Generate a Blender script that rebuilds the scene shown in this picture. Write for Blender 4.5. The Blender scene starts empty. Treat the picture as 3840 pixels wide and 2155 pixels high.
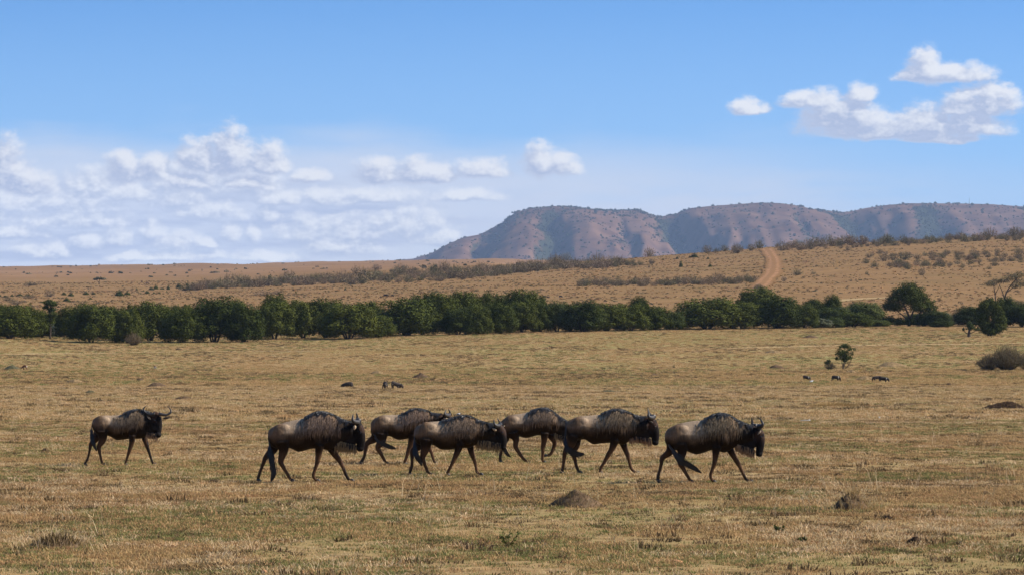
import bpy, bmesh, math, random
import numpy as np
from mathutils import Vector, Matrix

S = bpy.context.scene
COL = S.collection
R = math.radians
rnd = random.Random(7)
nrs = np.random.RandomState(11)

# ------------------------------------------------------------------ camera, sky, sun, exposure
F = 15000.0          # focal length in photograph pixels (a long telephoto lens)
HOR = 1345.0         # eye-level line of the photograph
CAMZ = 2.3           # eye height: standing in an open vehicle

cam = bpy.data.cameras.new('camera')
cam.sensor_width = 36.0
cam.lens = 36.0 * F / 3840.0
cam.shift_y = (HOR - 1077.5) / 3840.0
cam.clip_start = 1.0
cam.clip_end = 60000.0
camo = bpy.data.objects.new('camera', cam)
camo.location = (0, 0, CAMZ)
camo.rotation_euler = (R(90), 0, 0)
COL.objects.link(camo)
S.camera = camo

SUN_EL, SUN_AZ = R(36), R(90)        # azimuth from +Y (view direction) towards +X
sundir = Vector((math.cos(SUN_EL) * math.sin(SUN_AZ), math.cos(SUN_EL) * math.cos(SUN_AZ), math.sin(SUN_EL)))
sun = bpy.data.lights.new('sun', 'SUN')
sun.energy = 5.0
sun.angle = R(0.5)
sun.color = (1.0, 0.92, 0.80)
suno = bpy.data.objects.new('sun', sun)
suno.rotation_euler = sundir.to_track_quat('Z', 'Y').to_euler()
suno.location = (60, 60, 60)
COL.objects.link(suno)

S.view_settings.view_transform = 'Standard'
S.view_settings.look = 'None'
S.view_settings.exposure = 0.75
S.view_settings.gamma = 1.0
S.view_settings.use_curve_mapping = False
S.cycles.max_bounces = 5
S.cycles.diffuse_bounces = 2
S.cycles.glossy_bounces = 2
S.cycles.transmission_bounces = 3
S.cycles.transparent_max_bounces = 8
S.cycles.use_denoising = True


class NT:
    """small helper that writes node trees"""
    def __init__(self, nt):
        self.nt = nt
        self.n = nt.nodes
        self.l = nt.links

    def add(self, t, **kw):
        x = self.n.new(t)
        for k, v in kw.items():
            setattr(x, k, v)
        return x

    def set(self, sock, v):
        if hasattr(v, 'links'):
            self.l.new(v, sock)
        elif isinstance(v, bpy.types.Node):
            self.l.new(v.outputs[0], sock)
        else:
            sock.default_value = v

    def m(self, op, a, b=None, c=None, clamp=False):
        x = self.add('ShaderNodeMath', operation=op, use_clamp=clamp)
        self.set(x.inputs[0], a)
        if b is not None:
            self.set(x.inputs[1], b)
        if c is not None:
            self.set(x.inputs[2], c)
        return x.outputs[0]

    def v(self, op, a, b=None, c=None):
        x = self.add('ShaderNodeVectorMath', operation=op)
        self.set(x.inputs[0], a)
        if b is not None:
            self.set(x.inputs[1], b)
        if c is not None:
            self.set(x.inputs[2], c)
        return x.outputs['Value'] if op in ('DOT_PRODUCT', 'LENGTH') else x.outputs[0]

    def comb(self, x, y, z=0.0):
        c = self.add('ShaderNodeCombineXYZ')
        self.set(c.inputs[0], x); self.set(c.inputs[1], y); self.set(c.inputs[2], z)
        return c.outputs[0]

    def sep(self, v):
        c = self.add('ShaderNodeSeparateXYZ')
        self.set(c.inputs[0], v)
        return c.outputs

    def noise(self, vec, scale, detail=4.0, rough=0.55, dim='3D'):
        x = self.add('ShaderNodeTexNoise')
        x.noise_dimensions = dim
        if vec is not None:
            self.set(x.inputs['Vector'], vec)
        x.inputs['Scale'].default_value = scale
        x.inputs['Detail'].default_value = detail
        x.inputs['Roughness'].default_value = rough
        return x.outputs[0]

    def ramp(self, v, a, b, lo=0.0, hi=1.0, smooth=True):
        x = self.add('ShaderNodeMapRange')
        x.interpolation_type = 'SMOOTHSTEP' if smooth else 'LINEAR'
        self.set(x.inputs[0], v)
        x.inputs[1].default_value = a; x.inputs[2].default_value = b
        x.inputs[3].default_value = lo; x.inputs[4].default_value = hi
        return x.outputs[0]

    def mix(self, f, a, b, mode='MIX'):
        x = self.add('ShaderNodeMix', data_type='RGBA', blend_type=mode)
        def col(v):
            return (v[0], v[1], v[2], 1.0) if isinstance(v, (tuple, list)) else v
        self.set(x.inputs[0], f)
        self.set(x.inputs[6], col(a)); self.set(x.inputs[7], col(b))
        return x.outputs[2]


world = bpy.data.worlds.new('World')
S.world = world
world.use_nodes = True
world.cycles.sampling_method = 'MANUAL'
world.cycles.sample_map_resolution = 512


def cloud_group(name, blobs, amp, fine):
    """density field of clouds; input P = (azimuth, elevation) in thousands of photograph pixels, 3-D direction for noise"""
    g = bpy.data.node_groups.new(name, 'ShaderNodeTree')
    g.interface.new_socket(name='P', in_out='INPUT', socket_type='NodeSocketVector')
    g.interface.new_socket(name='D', in_out='OUTPUT', socket_type='NodeSocketFloat')
    t = NT(g)
    gi = t.add('NodeGroupInput'); go = t.add('NodeGroupOutput')
    P = gi.outputs[0]
    warp = t.add('ShaderNodeTexNoise')
    t.set(warp.inputs['Vector'], P)
    warp.inputs['Scale'].default_value = 4.0 * fine
    warp.inputs['Detail'].default_value = 2.0
    w = t.v('MULTIPLY_ADD', warp.outputs['Color'], (0.10, 0.05, 0.0), (-0.05, -0.025, 0.0))
    Pw = t.v('ADD', P, w)
    Fm = None
    for (s0, tb, a, h) in blobs:
        b, t0 = h * 0.85, tb + h * 0.22
        q = t.v('MULTIPLY_ADD', Pw, (1 / a, 1 / b, 0), (-s0 / a, -t0 / b, 0))
        lo = t.v('MINIMUM', q, (0.0, 0.0, 0.0))
        q = t.v('MULTIPLY_ADD', lo, (0.0, 1.3, 0.0), q)
        f = t.m('SUBTRACT', 1.0, t.v('DOT_PRODUCT', q, q))
        Fm = f if Fm is None else t.m('MAXIMUM', Fm, f)
    nz = t.noise(t.v('MULTIPLY', P, (1.0, 1.5, 1.0)), 11.0 * fine, 6.0, 0.55)
    nz2 = t.noise(t.v('MULTIPLY', P, (1.0, 1.4, 1.0)), 32.0 * fine, 5.0, 0.6)
    n = t.m('ADD', t.m('MULTIPLY', t.m('SUBTRACT', nz, 0.5), amp), t.m('MULTIPLY', t.m('SUBTRACT', nz2, 0.5), amp * 0.5))
    D = t.m('ADD', t.m('MAXIMUM', Fm, -1.2), n)
    t.set(go.inputs[0], D)
    return g


# main cumulus masses (azimuth, elevation, half width, half height)
BL = [(3.47, 1.035, .085, .13), (3.58, 1.035, .18, .075), (3.42, 1.035, .09, .05), (3.70, .91, .15, .125), (3.58, .90, .12, .06),
      (3.05, .94, .13, .075), (3.22, .965, .08, .07), (3.12, .86, .13, .10), (3.25, .835, .16, .12), (3.40, .83, .12, .09), (3.47, .83, .12, .13), (3.62, .83, .18, .09), (3.5, .805, .2, .035),
      (3.36, .82, .40, .085), (3.15, .86, .19, .13), (3.66, .90, .18, .10), (2.81, .915, .09, .065), (2.03, .69, .10, .125), (2.11, .69, .09, .08), (1.81, .68, .11, .075), (1.42, .665, .12, .095), (1.55, .665, .13, .09), (1.65, .665, .08, .07),
      (.75, .70, .12, .14), (.88, .70, .13, .165), (1.0, .70, .11, .11), (.47, .665, .09, .11), (.57, .665, .08, .10), (.02, .64, .12, .18), (.10, .62, .13, .10), (.70, .63, .12, .07), (.93, .635, .09, .06), (1.17, .66, .10, .05),
      (4.4, 0.9, 0.3, 0.12), (-0.6, 0.75, 0.4, 0.16), (-1.5, 0.6, 0.5, 0.18)]
BANK = [(.70, .637, .095, .065), (.69, .57, .09, .068), (.93, .626, .09, .06), (.24, .556, .13, .06), (.03, .556, .10, .045), (1.05, .59, .07, .03), (1.25, .588, .065, .035),
        (.78, .527, .09, .045), (.29, .50, .13, .04), (.993, .533, .025, .045), (1.15, .463, .08, .06), (1.335, .463, .095, .055), (1.43, .515, .03, .025), (.873, .448, .025, .04), (.955, .448, .022, .04),
        (.58, .458, .03, .04), (.45, .44, .035, .045), (.34, .42, .05, .04), (.12, .40, .04, .03), (.18, .385, .06, .035), (.67, .412, .07, .04), (.775, .42, .03, .022), (1.28, .40, .10, .05),
        (.70, .375, .10, .022), (.52, .372, .08, .022), (1.53, .48, .11, .065), (1.63, .44, .06, .04), (1.45, .60, .10, .03), (.50, .60, .09, .04), (.36, .64, .07, .05), (1.0, .375, .08, .025), (.05, .46, .09, .03), (1.75, .60, .08, .025),
        (-.3, .5, .3, .08), (-.8, .45, .4, .08)]
BANK = [(s_, t_ - 0.008, a_ * 1.75, h_ * 1.75) for s_, t_, a_, h_ in BANK]
CG2 = cloud_group('far_cumulus', BANK, 2.4, 1.05)
CG = cloud_group('cumulus', BL, 1.8, 1.0)
wt = NT(world.node_tree)
wt.n.clear()
tc = wt.add('ShaderNodeTexCoord')
dirv = wt.v('NORMALIZE', tc.outputs['Generated'])
dx, dy, dz = wt.sep(dirv)
az = wt.m('ARCTAN2', dx, dy)
el = wt.m('ARCSINE', dz)
ps = wt.m('MULTIPLY_ADD', az, F / 1000, 1.92)
pt = wt.m('MULTIPLY', el, F / 1000)
P0 = wt.comb(ps, pt, 0.0)

sky = wt.add('ShaderNodeTexSky')
sky.sky_type = 'NISHITA'
sky.sun_disc = False
sky.sun_elevation = SUN_EL
sky.sun_rotation = SUN_AZ
sky.altitude = 1600
sky.air_density = 1.0
sky.dust_density = 0.25
sky.ozone_density = 1.6
# the clear highland sky deepens fast above the horizon
elz = wt.m('MULTIPLY_ADD', wt.m('MAXIMUM', dz, 0.0), 3.6, 0.05)
sv = wt.v('NORMALIZE', wt.comb(dx, dy, elz))
wt.set(sky.inputs[0], sv)
SKYC = wt.mix(1.0, sky.outputs[0], (0.74, 1.15, 1.38), 'MULTIPLY')
SKYC = wt.mix(wt.ramp(pt, 0.40, 1.30, 0.80, 0.0, False), SKYC, (2.25, 3.50, 4.85))

d0 = wt.add('ShaderNodeGroup'); d0.node_tree = CG
wt.set(d0.inputs[0], P0)
d1 = wt.add('ShaderNodeGroup'); d1.node_tree = CG
wt.set(d1.inputs[0], wt.v('ADD', P0, (0.028, 0.036, 0.0)))
dens = wt.ramp(d0.outputs[0], -0.25, 0.75)
lit = wt.ramp(wt.m('SUBTRACT', d0.outputs[0], d1.outputs[0]), -0.40, 0.92)
thick = wt.ramp(d0.outputs[0], 0.1, 1.3)
lit = wt.m('MAXIMUM', lit, wt.m('MULTIPLY', wt.m('SUBTRACT', 1.0, thick), 0.35))
CLOUD_HI = (5.5, 5.5, 5.6)
CLOUD_LO = (2.45, 2.85, 4.0)
ccol = wt.mix(lit, CLOUD_LO, CLOUD_HI)
# thin veils of high cloud and the white air above the horizon
veil_n = wt.noise(wt.comb(wt.m('MULTIPLY', ps, 1.3), wt.m('MULTIPLY', pt, 7.0), 1.3), 1.0, 6.0, 0.55)
edge = wt.m('ADD', pt, wt.m('MULTIPLY', wt.m('SUBTRACT', veil_n, 0.5), 0.35))
hz = wt.m('MULTIPLY', wt.ramp(edge, 0.62, 0.92, 0.90, 0.0), wt.ramp(ps, 1.4, 3.9, 1.0, 0.0))
veil = wt.m('MULTIPLY', wt.ramp(veil_n, 0.34, 0.60), wt.ramp(pt, 0.58, 0.84, 0.85, 0.0))
veil = wt.m('MULTIPLY', veil, wt.ramp(ps, 2.7, 3.7, 1.0, 0.35))
c1 = wt.mix(veil, SKYC, (3.7, 4.2, 5.1))
c2 = wt.mix(hz, c1, (4.25, 4.5, 5.15))
# the bank of far cumulus low on the left
e0 = wt.add('ShaderNodeGroup'); e0.node_tree = CG2
wt.set(e0.inputs[0], P0)
e1 = wt.add('ShaderNodeGroup'); e1.node_tree = CG2
wt.set(e1.inputs[0], wt.v('ADD', P0, (0.018, 0.026, 0.0)))
lay = wt.noise(wt.comb(wt.m('MULTIPLY', ps, 2.2), wt.m('MULTIPLY', pt, 15.0), 8.1), 1.0, 5.0, 0.55)
lay_m = wt.m('MULTIPLY', wt.ramp(lay, 0.40, 0.64), wt.m('MULTIPLY', wt.ramp(pt, 0.58, 0.72, 0.85, 0.0), wt.ramp(ps, 1.3, 2.2, 1.0, 0.0)))
c3 = wt.mix(lay_m, c2, (2.95, 3.35, 4.45))
lit2 = wt.ramp(wt.m('SUBTRACT', e0.outputs[0], e1.outputs[0]), -0.75, 0.95)
c3 = wt.mix(wt.m('MULTIPLY', wt.ramp(e0.outputs[0], -0.50, 1.00), 0.90), c3, wt.mix(lit2, (2.95, 3.35, 4.35), (5.6, 5.65, 5.75)))
c3 = wt.mix(wt.m('MULTIPLY', dens, 0.94), c3, ccol)
bg = wt.add('ShaderNodeBackground')
wt.set(bg.inputs[0], c3)
bg.inputs[1].default_value = 0.1
wo = wt.add('ShaderNodeOutputWorld')
wt.l.new(bg.outputs[0], wo.inputs[0])


# ------------------------------------------------------------------ numeric helpers
def hash2(ix, iy, seed):
    h = (ix.astype(np.int64) * 374761393 + iy.astype(np.int64) * 668265263 + seed * 144665) & 0x7fffffff
    h = ((h ^ (h >> 13)) * 1274126177) & 0x7fffffff
    h = (h ^ (h >> 16)) & 0xffff
    return h / 65535.0


def vnoise(x, y, seed=0):
    x = np.asarray(x, float); y = np.asarray(y, float)
    ix = np.floor(x); iy = np.floor(y)
    fx = x - ix; fy = y - iy
    fx = fx * fx * (3 - 2 * fx); fy = fy * fy * (3 - 2 * fy)
    a = hash2(ix, iy, seed); b = hash2(ix + 1, iy, seed)
    c = hash2(ix, iy + 1, seed); d = hash2(ix + 1, iy + 1, seed)
    return (a * (1 - fx) + b * fx) * (1 - fy) + (c * (1 - fx) + d * fx) * fy


def fbm(x, y, seed=0, oct=4, gain=0.5):
    s = 0; a = 1.0; n = 0
    for i in range(oct):
        s = s + a * vnoise(x * 2 ** i, y * 2 ** i, seed + i * 17)
        n += a; a *= gain
    return s / n


def sstep(x, a, b):
    t = np.clip((x - a) / (b - a), 0, 1)
    return t * t * (3 - 2 * t)


# ------------------------------------------------------------------ terrain
PXS = np.array([-3400, -1100, -400, 0, 300, 700, 1000, 1400, 1900, 2300, 2540, 2880, 3300, 3840, 4500, 7200], float)
YT_ = np.interp(PXS, [0, 3840], [600, 720])
yT = np.array([1268, 1268, 1268, 1271, 1285, 1283, 1275, 1262, 1246, 1238, 1233, 1228, 1222, 1220, 1218, 1216], float)
y1k = np.array([1175, 1175, 1175, 1172, 1170, 1168, 1165, 1160, 1155, 1155, 1153, 1150, 1150, 1150, 1150, 1150], float)
yC = np.array([1065, 1065, 1062, 1060, 1060, 1058, 1048, 1022, 992, 968, 946, 920, 904, 878, 860, 850], float)
y35 = np.array([1030, 1030, 1030, 1030, 1027, 1022, 1015, 1002, 986, 0, 0, 0, 0, 0, 0, 0], float)
yS = np.array([1006, 1004, 1003, 1000, 995, 990, 984, 978, 973, 976, 985, 985, 985, 985, 985, 985], float)


def zof(y, Y):
    return CAMZ + (HOR - y) / F * Y


LY = np.linspace(math.log(30), math.log(13000), 520)
GPX = np.linspace(-3400, 7200, 260)
TAB = np.zeros((len(GPX), len(LY)))
for i, px in enumerate(GPX):
    g = lambda arr: float(np.interp(px, PXS, arr))
    Yt = g(YT_)
    zc = zof(g(yC), 2000)
    if g(y35) > 900:
        z35 = zof(g(y35), 3500)
    else:
        z35 = zc + 6
    z6 = zof(g(yS), 6000)
    Ys = [1, 340, 480, Yt, 1000, 2000, 2500, 3500, 6000, 7000, 9000, 13000]
    z25 = zc + (zof(g(yS), 6000) - zc) * 0.12 if px < 2000 else zc - 4
    Zs = [0, 0.0, 1.0, zof(g(yT), Yt), zof(g(y1k), 1000), zc, z25, z35, z6, z6 - 12, z6 - 30, 170]
    TAB[i] = np.interp(np.exp(LY), Ys, Zs)
k = np.exp(-0.5 * (np.arange(-6, 7) / 2.4) ** 2); k /= k.sum()
pad = np.pad(TAB, ((0, 0), (6, 6)), mode='edge')
TAB = sum(k[j] * pad[:, j:j + len(LY)] for j in range(13))
k = np.exp(-0.5 * (np.arange(-4, 5) / 1.6) ** 2); k /= k.sum()
pad = np.pad(TAB, ((4, 4), (0, 0)), mode='edge')
TAB = sum(k[j] * pad[j:j + len(GPX)] for j in range(9))


def zg(X, Y):
    X = np.asarray(X, float); Y = np.asarray(Y, float)
    Yc = np.maximum(Y, 40.0)
    px = 1920 + F * X / Yc
    a = np.clip((px - GPX[0]) / (GPX[1] - GPX[0]), 0, len(GPX) - 1.001)
    b = np.clip((np.log(Yc) - LY[0]) / (LY[1] - LY[0]), 0, len(LY) - 1.001)
    ia = a.astype(int); ib = b.astype(int); fa = a - ia; fb = b - ib
    z = (TAB[ia, ib] * (1 - fa) + TAB[ia + 1, ib] * fa) * (1 - fb) + (TAB[ia, ib + 1] * (1 - fa) + TAB[ia + 1, ib + 1] * fa) * fb
    near = 1 - sstep(Y, 500, 900)
    bump = (fbm(X / 5.0, Y / 7.0, 3, 3) - 0.5) * 0.07 + (fbm(X / 1.1, Y / 1.3, 9, 2) - 0.5) * 0.035
    far = sstep(Y, 700, 1500)
    big = (fbm(X / 90.0, Y / 160.0, 21, 4) - 0.5) * 3.0
    return z + bump * near + big * far * (1 + sstep(Y, 2500, 5000) * 1.5)


YM = np.exp(np.linspace(math.log(42), math.log(6200), 6000))


def hit(px, py, Ymin=40):
    """where the ray through a picture point meets the land"""
    X = (px - 1920) / F * YM
    ray = CAMZ + (HOR - py) / F * YM
    below = (zg(X, YM) >= ray) & (YM >= Ymin)
    j = int(np.argmax(below)) if below.any() else len(YM) - 1
    return float(X[j]), float(YM[j]), float(zg(X[j], YM[j]))


def at(px, Y):
    X = (px - 1920) / F * Y
    return X, Y, float(zg(X, Y))


# ------------------------------------------------------------------ mesh helpers
def link(o):
    COL.objects.link(o)
    return o


def mesh_obj(name, verts, faces, mat, parent=None, smooth=True):
    me = bpy.data.meshes.new(name)
    me.from_pydata([tuple(v) for v in verts], [], faces)
    if mat is not None:
        for m_ in (mat if isinstance(mat, (list, tuple)) else [mat]):
            me.materials.append(m_)
    if smooth:
        me.polygons.foreach_set('use_smooth', [True] * len(me.polygons))
    me.update()
    o = bpy.data.objects.new(name, me)
    link(o)
    if parent is not None:
        o.parent = parent
    return o


def grid_mesh(name, V, nr, nc, mat):
    """fast grid mesh, V is (nr*nc,3)"""
    me = bpy.data.meshes.new(name)
    idx = np.arange(nr * nc).reshape(nr, nc)
    q = np.stack([idx[:-1, :-1], idx[:-1, 1:], idx[1:, 1:], idx[1:, :-1]], -1).reshape(-1, 4)
    me.vertices.add(len(V)); me.vertices.foreach_set('co', V.astype(np.float32).ravel())
    me.loops.add(q.size); me.loops.foreach_set('vertex_index', q.ravel().astype(np.int32))
    me.polygons.add(len(q))
    me.polygons.foreach_set('loop_start', np.arange(0, q.size, 4, dtype=np.int32))
    me.polygons.foreach_set('use_smooth', np.ones(len(q), bool))
    me.update(calc_edges=True)
    me.validate()
    me.materials.append(mat)
    o = bpy.data.objects.new(name, me)
    return link(o)


def quads_mesh(name, Q, mat, tris=False):
    """Q: (n,4,3) loose quads (or (n,3,3) triangles)"""
    n, c = Q.shape[0], Q.shape[1]
    me = bpy.data.meshes.new(name)
    me.vertices.add(n * c); me.vertices.foreach_set('co', Q.astype(np.float32).ravel())
    me.loops.add(n * c); me.loops.foreach_set('vertex_index', np.arange(n * c, dtype=np.int32))
    me.polygons.add(n); me.polygons.foreach_set('loop_start', np.arange(0, n * c, c, dtype=np.int32))
    me.update(calc_edges=True)
    for m_ in (mat if isinstance(mat, (list, tuple)) else [mat]):
        me.materials.append(m_)
    return me


def tag(o, label=None, cat=None, group=None, kind=None):
    if label: o['label'] = label
    if cat: o['category'] = cat
    if group: o['group'] = group
    if kind: o['kind'] = kind
    return o


def empty(name, loc, rz=0.0):
    o = bpy.data.objects.new(name, None)
    o.location = loc; o.rotation_euler = (0, 0, rz)
    o.empty_display_size = 0.2
    return link(o)


def catmull(pts, n=5):
    P = [np.array(p, float) for p in pts]
    P = [2 * P[0] - P[1]] + P + [2 * P[-1] - P[-2]]
    out = []
    for i in range(1, len(P) - 2):
        for j in range(n):
            t = j / n
            a, b, c, d = P[i - 1], P[i], P[i + 1], P[i + 2]
            out.append(0.5 * ((2 * b) + (c - a) * t + (2 * a - 5 * b + 4 * c - d) * t * t + (3 * b - a - 3 * c + d) * t ** 3))
    out.append(P[-2])
    return out


def tube(V, Fc, pts, radii, lat=1.0, sides=10, up=(0, 1, 0)):
    """closed tube through pts; lat scales the radius along the lateral (up) axis"""
    n = len(pts); base = len(V)
    upv = Vector(up)
    for i in range(n):
        a = Vector(pts[max(i - 1, 0)]); b = Vector(pts[min(i + 1, n - 1)])
        d = (b - a)
        if d.length < 1e-9: d = Vector((0, 0, 1))
        d.normalize()
        l = upv - d * upv.dot(d)
        if l.length < 1e-4: l = Vector((1, 0, 0)) - d * d.x
        l.normalize()
        s = d.cross(l)
        c = Vector(pts[i]); r = radii[i]
        for k_ in range(sides):
            t = 2 * math.pi * k_ / sides
            V.append(c + s * (math.cos(t) * r) + l * (math.sin(t) * r * lat))
    for i in range(n - 1):
        for k_ in range(sides):
            a = base + i * sides + k_; b = base + i * sides + (k_ + 1) % sides
            Fc.append((a, b, b + sides, a + sides))
    V.append(Vector(pts[0])); c0 = len(V) - 1
    V.append(Vector(pts[-1])); c1 = len(V) - 1
    e = base + (n - 1) * sides
    for k_ in range(sides):
        Fc.append((base + (k_ + 1) % sides, base + k_, c0))
        Fc.append((e + k_, e + (k_ + 1) % sides, c1))


def ellipsoid(V, Fc, c, r, seg=14, rings=8):
    base = len(V)
    for i in range(rings + 1):
        th = math.pi * i / rings
        for j in range(seg):
            ph = 2 * math.pi * j / seg
            V.append(Vector((c[0] + r[0] * math.sin(th) * math.cos(ph), c[1] + r[1] * math.sin(th) * math.sin(ph), c[2] + r[2] * math.cos(th))))
    for i in range(rings):
        for j in range(seg):
            a = base + i * seg + j; b = base + i * seg + (j + 1) % seg
            Fc.append((a, a + seg, b + seg, b))


def fuse(name, V, Fc, voxel, smooth=4, factor=0.5):
    """one continuous skin from overlapping closed pieces"""
    me = bpy.data.meshes.new(name)
    me.from_pydata([tuple(v) for v in V], [], Fc)
    bm = bmesh.new(); bm.from_mesh(me)
    bmesh.ops.remove_doubles(bm, verts=bm.verts, dist=1e-6)
    bmesh.ops.recalc_face_normals(bm, faces=bm.faces)
    bm.to_mesh(me); bm.free()
    o = bpy.data.objects.new(name + '_tmp', me)
    link(o)
    m_ = o.modifiers.new('r', 'REMESH'); m_.mode = 'VOXEL'; m_.voxel_size = voxel; m_.use_smooth_shade = True
    s_ = o.modifiers.new('s', 'SMOOTH'); s_.iterations = smooth; s_.factor = factor
    dg = bpy.context.evaluated_depsgraph_get()
    res = bpy.data.meshes.new_from_object(o.evaluated_get(dg), depsgraph=dg)
    bpy.data.objects.remove(o); bpy.data.meshes.remove(me)
    res.name = name
    res.polygons.foreach_set('use_smooth', [True] * len(res.polygons))
    return res


# ------------------------------------------------------------------ materials
def mat(name):
    m_ = bpy.data.materials.new(name)
    m_.use_nodes = True
    t = NT(m_.node_tree)
    t.n.clear()
    out = t.add('ShaderNodeOutputMaterial')
    b = t.add('ShaderNodeBsdfPrincipled')
    t.l.new(b.outputs[0], out.inputs[0])
    return m_, t, b, out


def simple_mat(name, c, rough=0.7, var=0.35, scale=8.0, spec=0.2):
    m_, t, b, out = mat(name)
    tcn = t.add('ShaderNodeTexCoord')
    n = t.noise(tcn.outputs['Object'], scale, 5.0)
    f = t.ramp(n, 0.3, 0.7)
    col = t.mix(f, tuple(x * (1 - var) for x in c), tuple(x * (1 + var) for x in c))
    t.set(b.inputs['Base Color'], col)
    b.inputs['Roughness'].default_value = rough
    b.inputs['Specular IOR Level'].default_value = spec
    return m_


def leaf_mat(name, c1, c2, transl=0.25, rough=0.55, spec=0.25, objvar=0.3):
    """thin leaves: colour differs from leaf to leaf and from plant to plant"""
    m_, t, b, out = mat(name)
    geo = t.add('ShaderNodeNewGeometry')
    oi = t.add('ShaderNodeObjectInfo')
    col = t.mix(geo.outputs['Random Per Island'], c1, c2)
    hs = t.add('ShaderNodeHueSaturation')
    t.set(hs.inputs['Value'], t.ramp(oi.outputs['Random'], 0, 1, 1 - objvar, 1 + objvar, False))
    t.set(hs.inputs['Hue'], t.ramp(oi.outputs['Random'], 0, 1, 0.512, 0.488, False))
    t.set(hs.inputs['Color'], col)
    t.set(b.inputs['Base Color'], hs.outputs[0])
    b.inputs['Roughness'].default_value = rough
    b.inputs['Specular IOR Level'].default_value = spec
    tr = t.add('ShaderNodeBsdfTranslucent')
    t.set(tr.inputs[0], hs.outputs[0])
    mx = t.add('ShaderNodeMixShader')
    mx.inputs[0].default_value = transl
    t.l.new(b.outputs[0], mx.inputs[1]); t.l.new(tr.outputs[0], mx.inputs[2])
    t.l.new(mx.outputs[0], out.inputs[0])
    return m_


M = {}
M['leaf_dark'] = leaf_mat('dark_leaves', (0.034, 0.043, 0.008), (0.078, 0.090, 0.015), 0.10, 0.7, 0.05, objvar=0.28)
M['leaf_grey'] = leaf_mat('grey_green_leaves', (0.10, 0.11, 0.055), (0.17, 0.17, 0.09), 0.2)
M['leaf_light'] = leaf_mat('mid_green_leaves', (0.045, 0.058, 0.014), (0.092, 0.108, 0.028), 0.2, 0.7, 0.06)
M['leaf_olive'] = leaf_mat('olive_scrub', (0.060, 0.055, 0.022), (0.11, 0.095, 0.045), 0.15)
M['twig'] = leaf_mat('dry_twigs', (0.125, 0.090, 0.052), (0.215, 0.158, 0.095), 0.05, 0.9, 0.1, 0.25)
M['twig_olive'] = leaf_mat('olive_twigs', (0.100, 0.085, 0.042), (0.175, 0.145, 0.076), 0.08, 0.9, 0.1, 0.25)
M['bark'] = simple_mat('bark', (0.075, 0.055, 0.040), 0.9, 0.4, 6)
M['far_wood'] = leaf_mat('far_woodland', (0.034, 0.042, 0.018), (0.065, 0.068, 0.032), 0.1, 0.8, 0.05)
M['straw_pale'] = leaf_mat('pale_straw', (0.480, 0.342, 0.175), (0.640, 0.484, 0.290), 0.3, 0.7, 0.2, 0.25)
M['straw'] = leaf_mat('straw', (0.330, 0.209, 0.085), (0.480, 0.321, 0.145), 0.3, 0.75, 0.2, 0.25)
M['straw_brown'] = leaf_mat('brown_straw', (0.225, 0.128, 0.055), (0.350, 0.214, 0.095), 0.25, 0.8, 0.15, 0.3)
M['straw_dark'] = leaf_mat('weathered_thatch', (0.075, 0.050, 0.026), (0.17, 0.115, 0.060), 0.2, 0.85, 0.1, 0.3)
M['grass_green'] = leaf_mat('green_grass', (0.11, 0.120, 0.034), (0.215, 0.215, 0.068), 0.3, 0.7, 0.2, 0.3)
M['straw_orange'] = leaf_mat('orange_grass', (0.30, 0.18, 0.07), (0.44, 0.29, 0.13), 0.3, 0.75, 0.2, 0.2)

# ground
gm, t, b, out = mat('savanna_ground')
geo = t.add('ShaderNodeNewGeometry')
pos = geo.outputs['Position']
px_, py_, pz_ = t.sep(pos)
n50 = t.noise(pos, 0.022, 4.0)
n8 = t.noise(pos, 0.13, 5.0, 0.6)
n2 = t.noise(pos, 0.75, 5.0, 0.65)
n01 = t.noise(pos, 9.0, 5.0, 0.7)
plain = t.mix(t.ramp(n2, 0.3, 0.7), (0.275, 0.176, 0.078), (0.395, 0.268, 0.122))
plain = t.mix(t.ramp(n01, 0.30, 0.62), (0.180, 0.110, 0.050), plain)
grn_w = t.m('MULTIPLY', t.ramp(t.m('ADD', n8, t.m('MULTIPLY', n50, 0.6)), 0.66, 0.98), t.m('MULTIPLY', t.ramp(py_, 50, 260, 0.45, 0.95), t.ramp(px_, -40, 50, 0.65, 1.05)))
plain = t.mix(grn_w, plain, (0.235, 0.205, 0.072))
hill = t.mix(t.ramp(n8, 0.3, 0.7), (0.188, 0.106, 0.042), (0.256, 0.150, 0.062))
hill = t.mix(t.m('MULTIPLY', t.ramp(n50, 0.42, 0.72), 0.6), hill, (0.165, 0.108, 0.040))
spk = t.ramp(t.noise(pos, 0.5, 3.0, 0.7), 0.56, 0.70)
hill = t.mix(t.m('MULTIPLY', spk, 0.55), hill, (0.100, 0.058, 0.025))
farp = t.mix(t.ramp(t.noise(pos, 0.006, 6.0, 0.65), 0.35, 0.7), (0.200, 0.110, 0.047), (0.255, 0.144, 0.065))
g1 = t.mix(t.ramp(py_, 620, 760), plain, hill)
g2 = t.mix(t.ramp(py_, 1900, 2900), g1, farp)
t.set(b.inputs['Base Color'], g2)
b.inputs['Roughness'].default_value = 0.95
b.inputs['Specular IOR Level'].default_value = 0.05
bump = t.add('ShaderNodeBump')
bump.inputs['Strength'].default_value = 0.9
bump.inputs['Distance'].default_value = 0.06
t.set(bump.inputs['Height'], t.m('ADD', t.m('MULTIPLY', n01, 0.5), n2))
t.l.new(bump.outputs[0], b.inputs['Normal'])
M['ground'] = gm
rm, t, b, out = mat('red_earth_road')
va = t.add('ShaderNodeAttribute'); va.attribute_name = 'across'
geo = t.add('ShaderNodeNewGeometry')
ac_ = t.m('ABSOLUTE', va.outputs['Fac'])
rn = t.noise(geo.outputs['Position'], 0.16, 5.0, 0.65)
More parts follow.
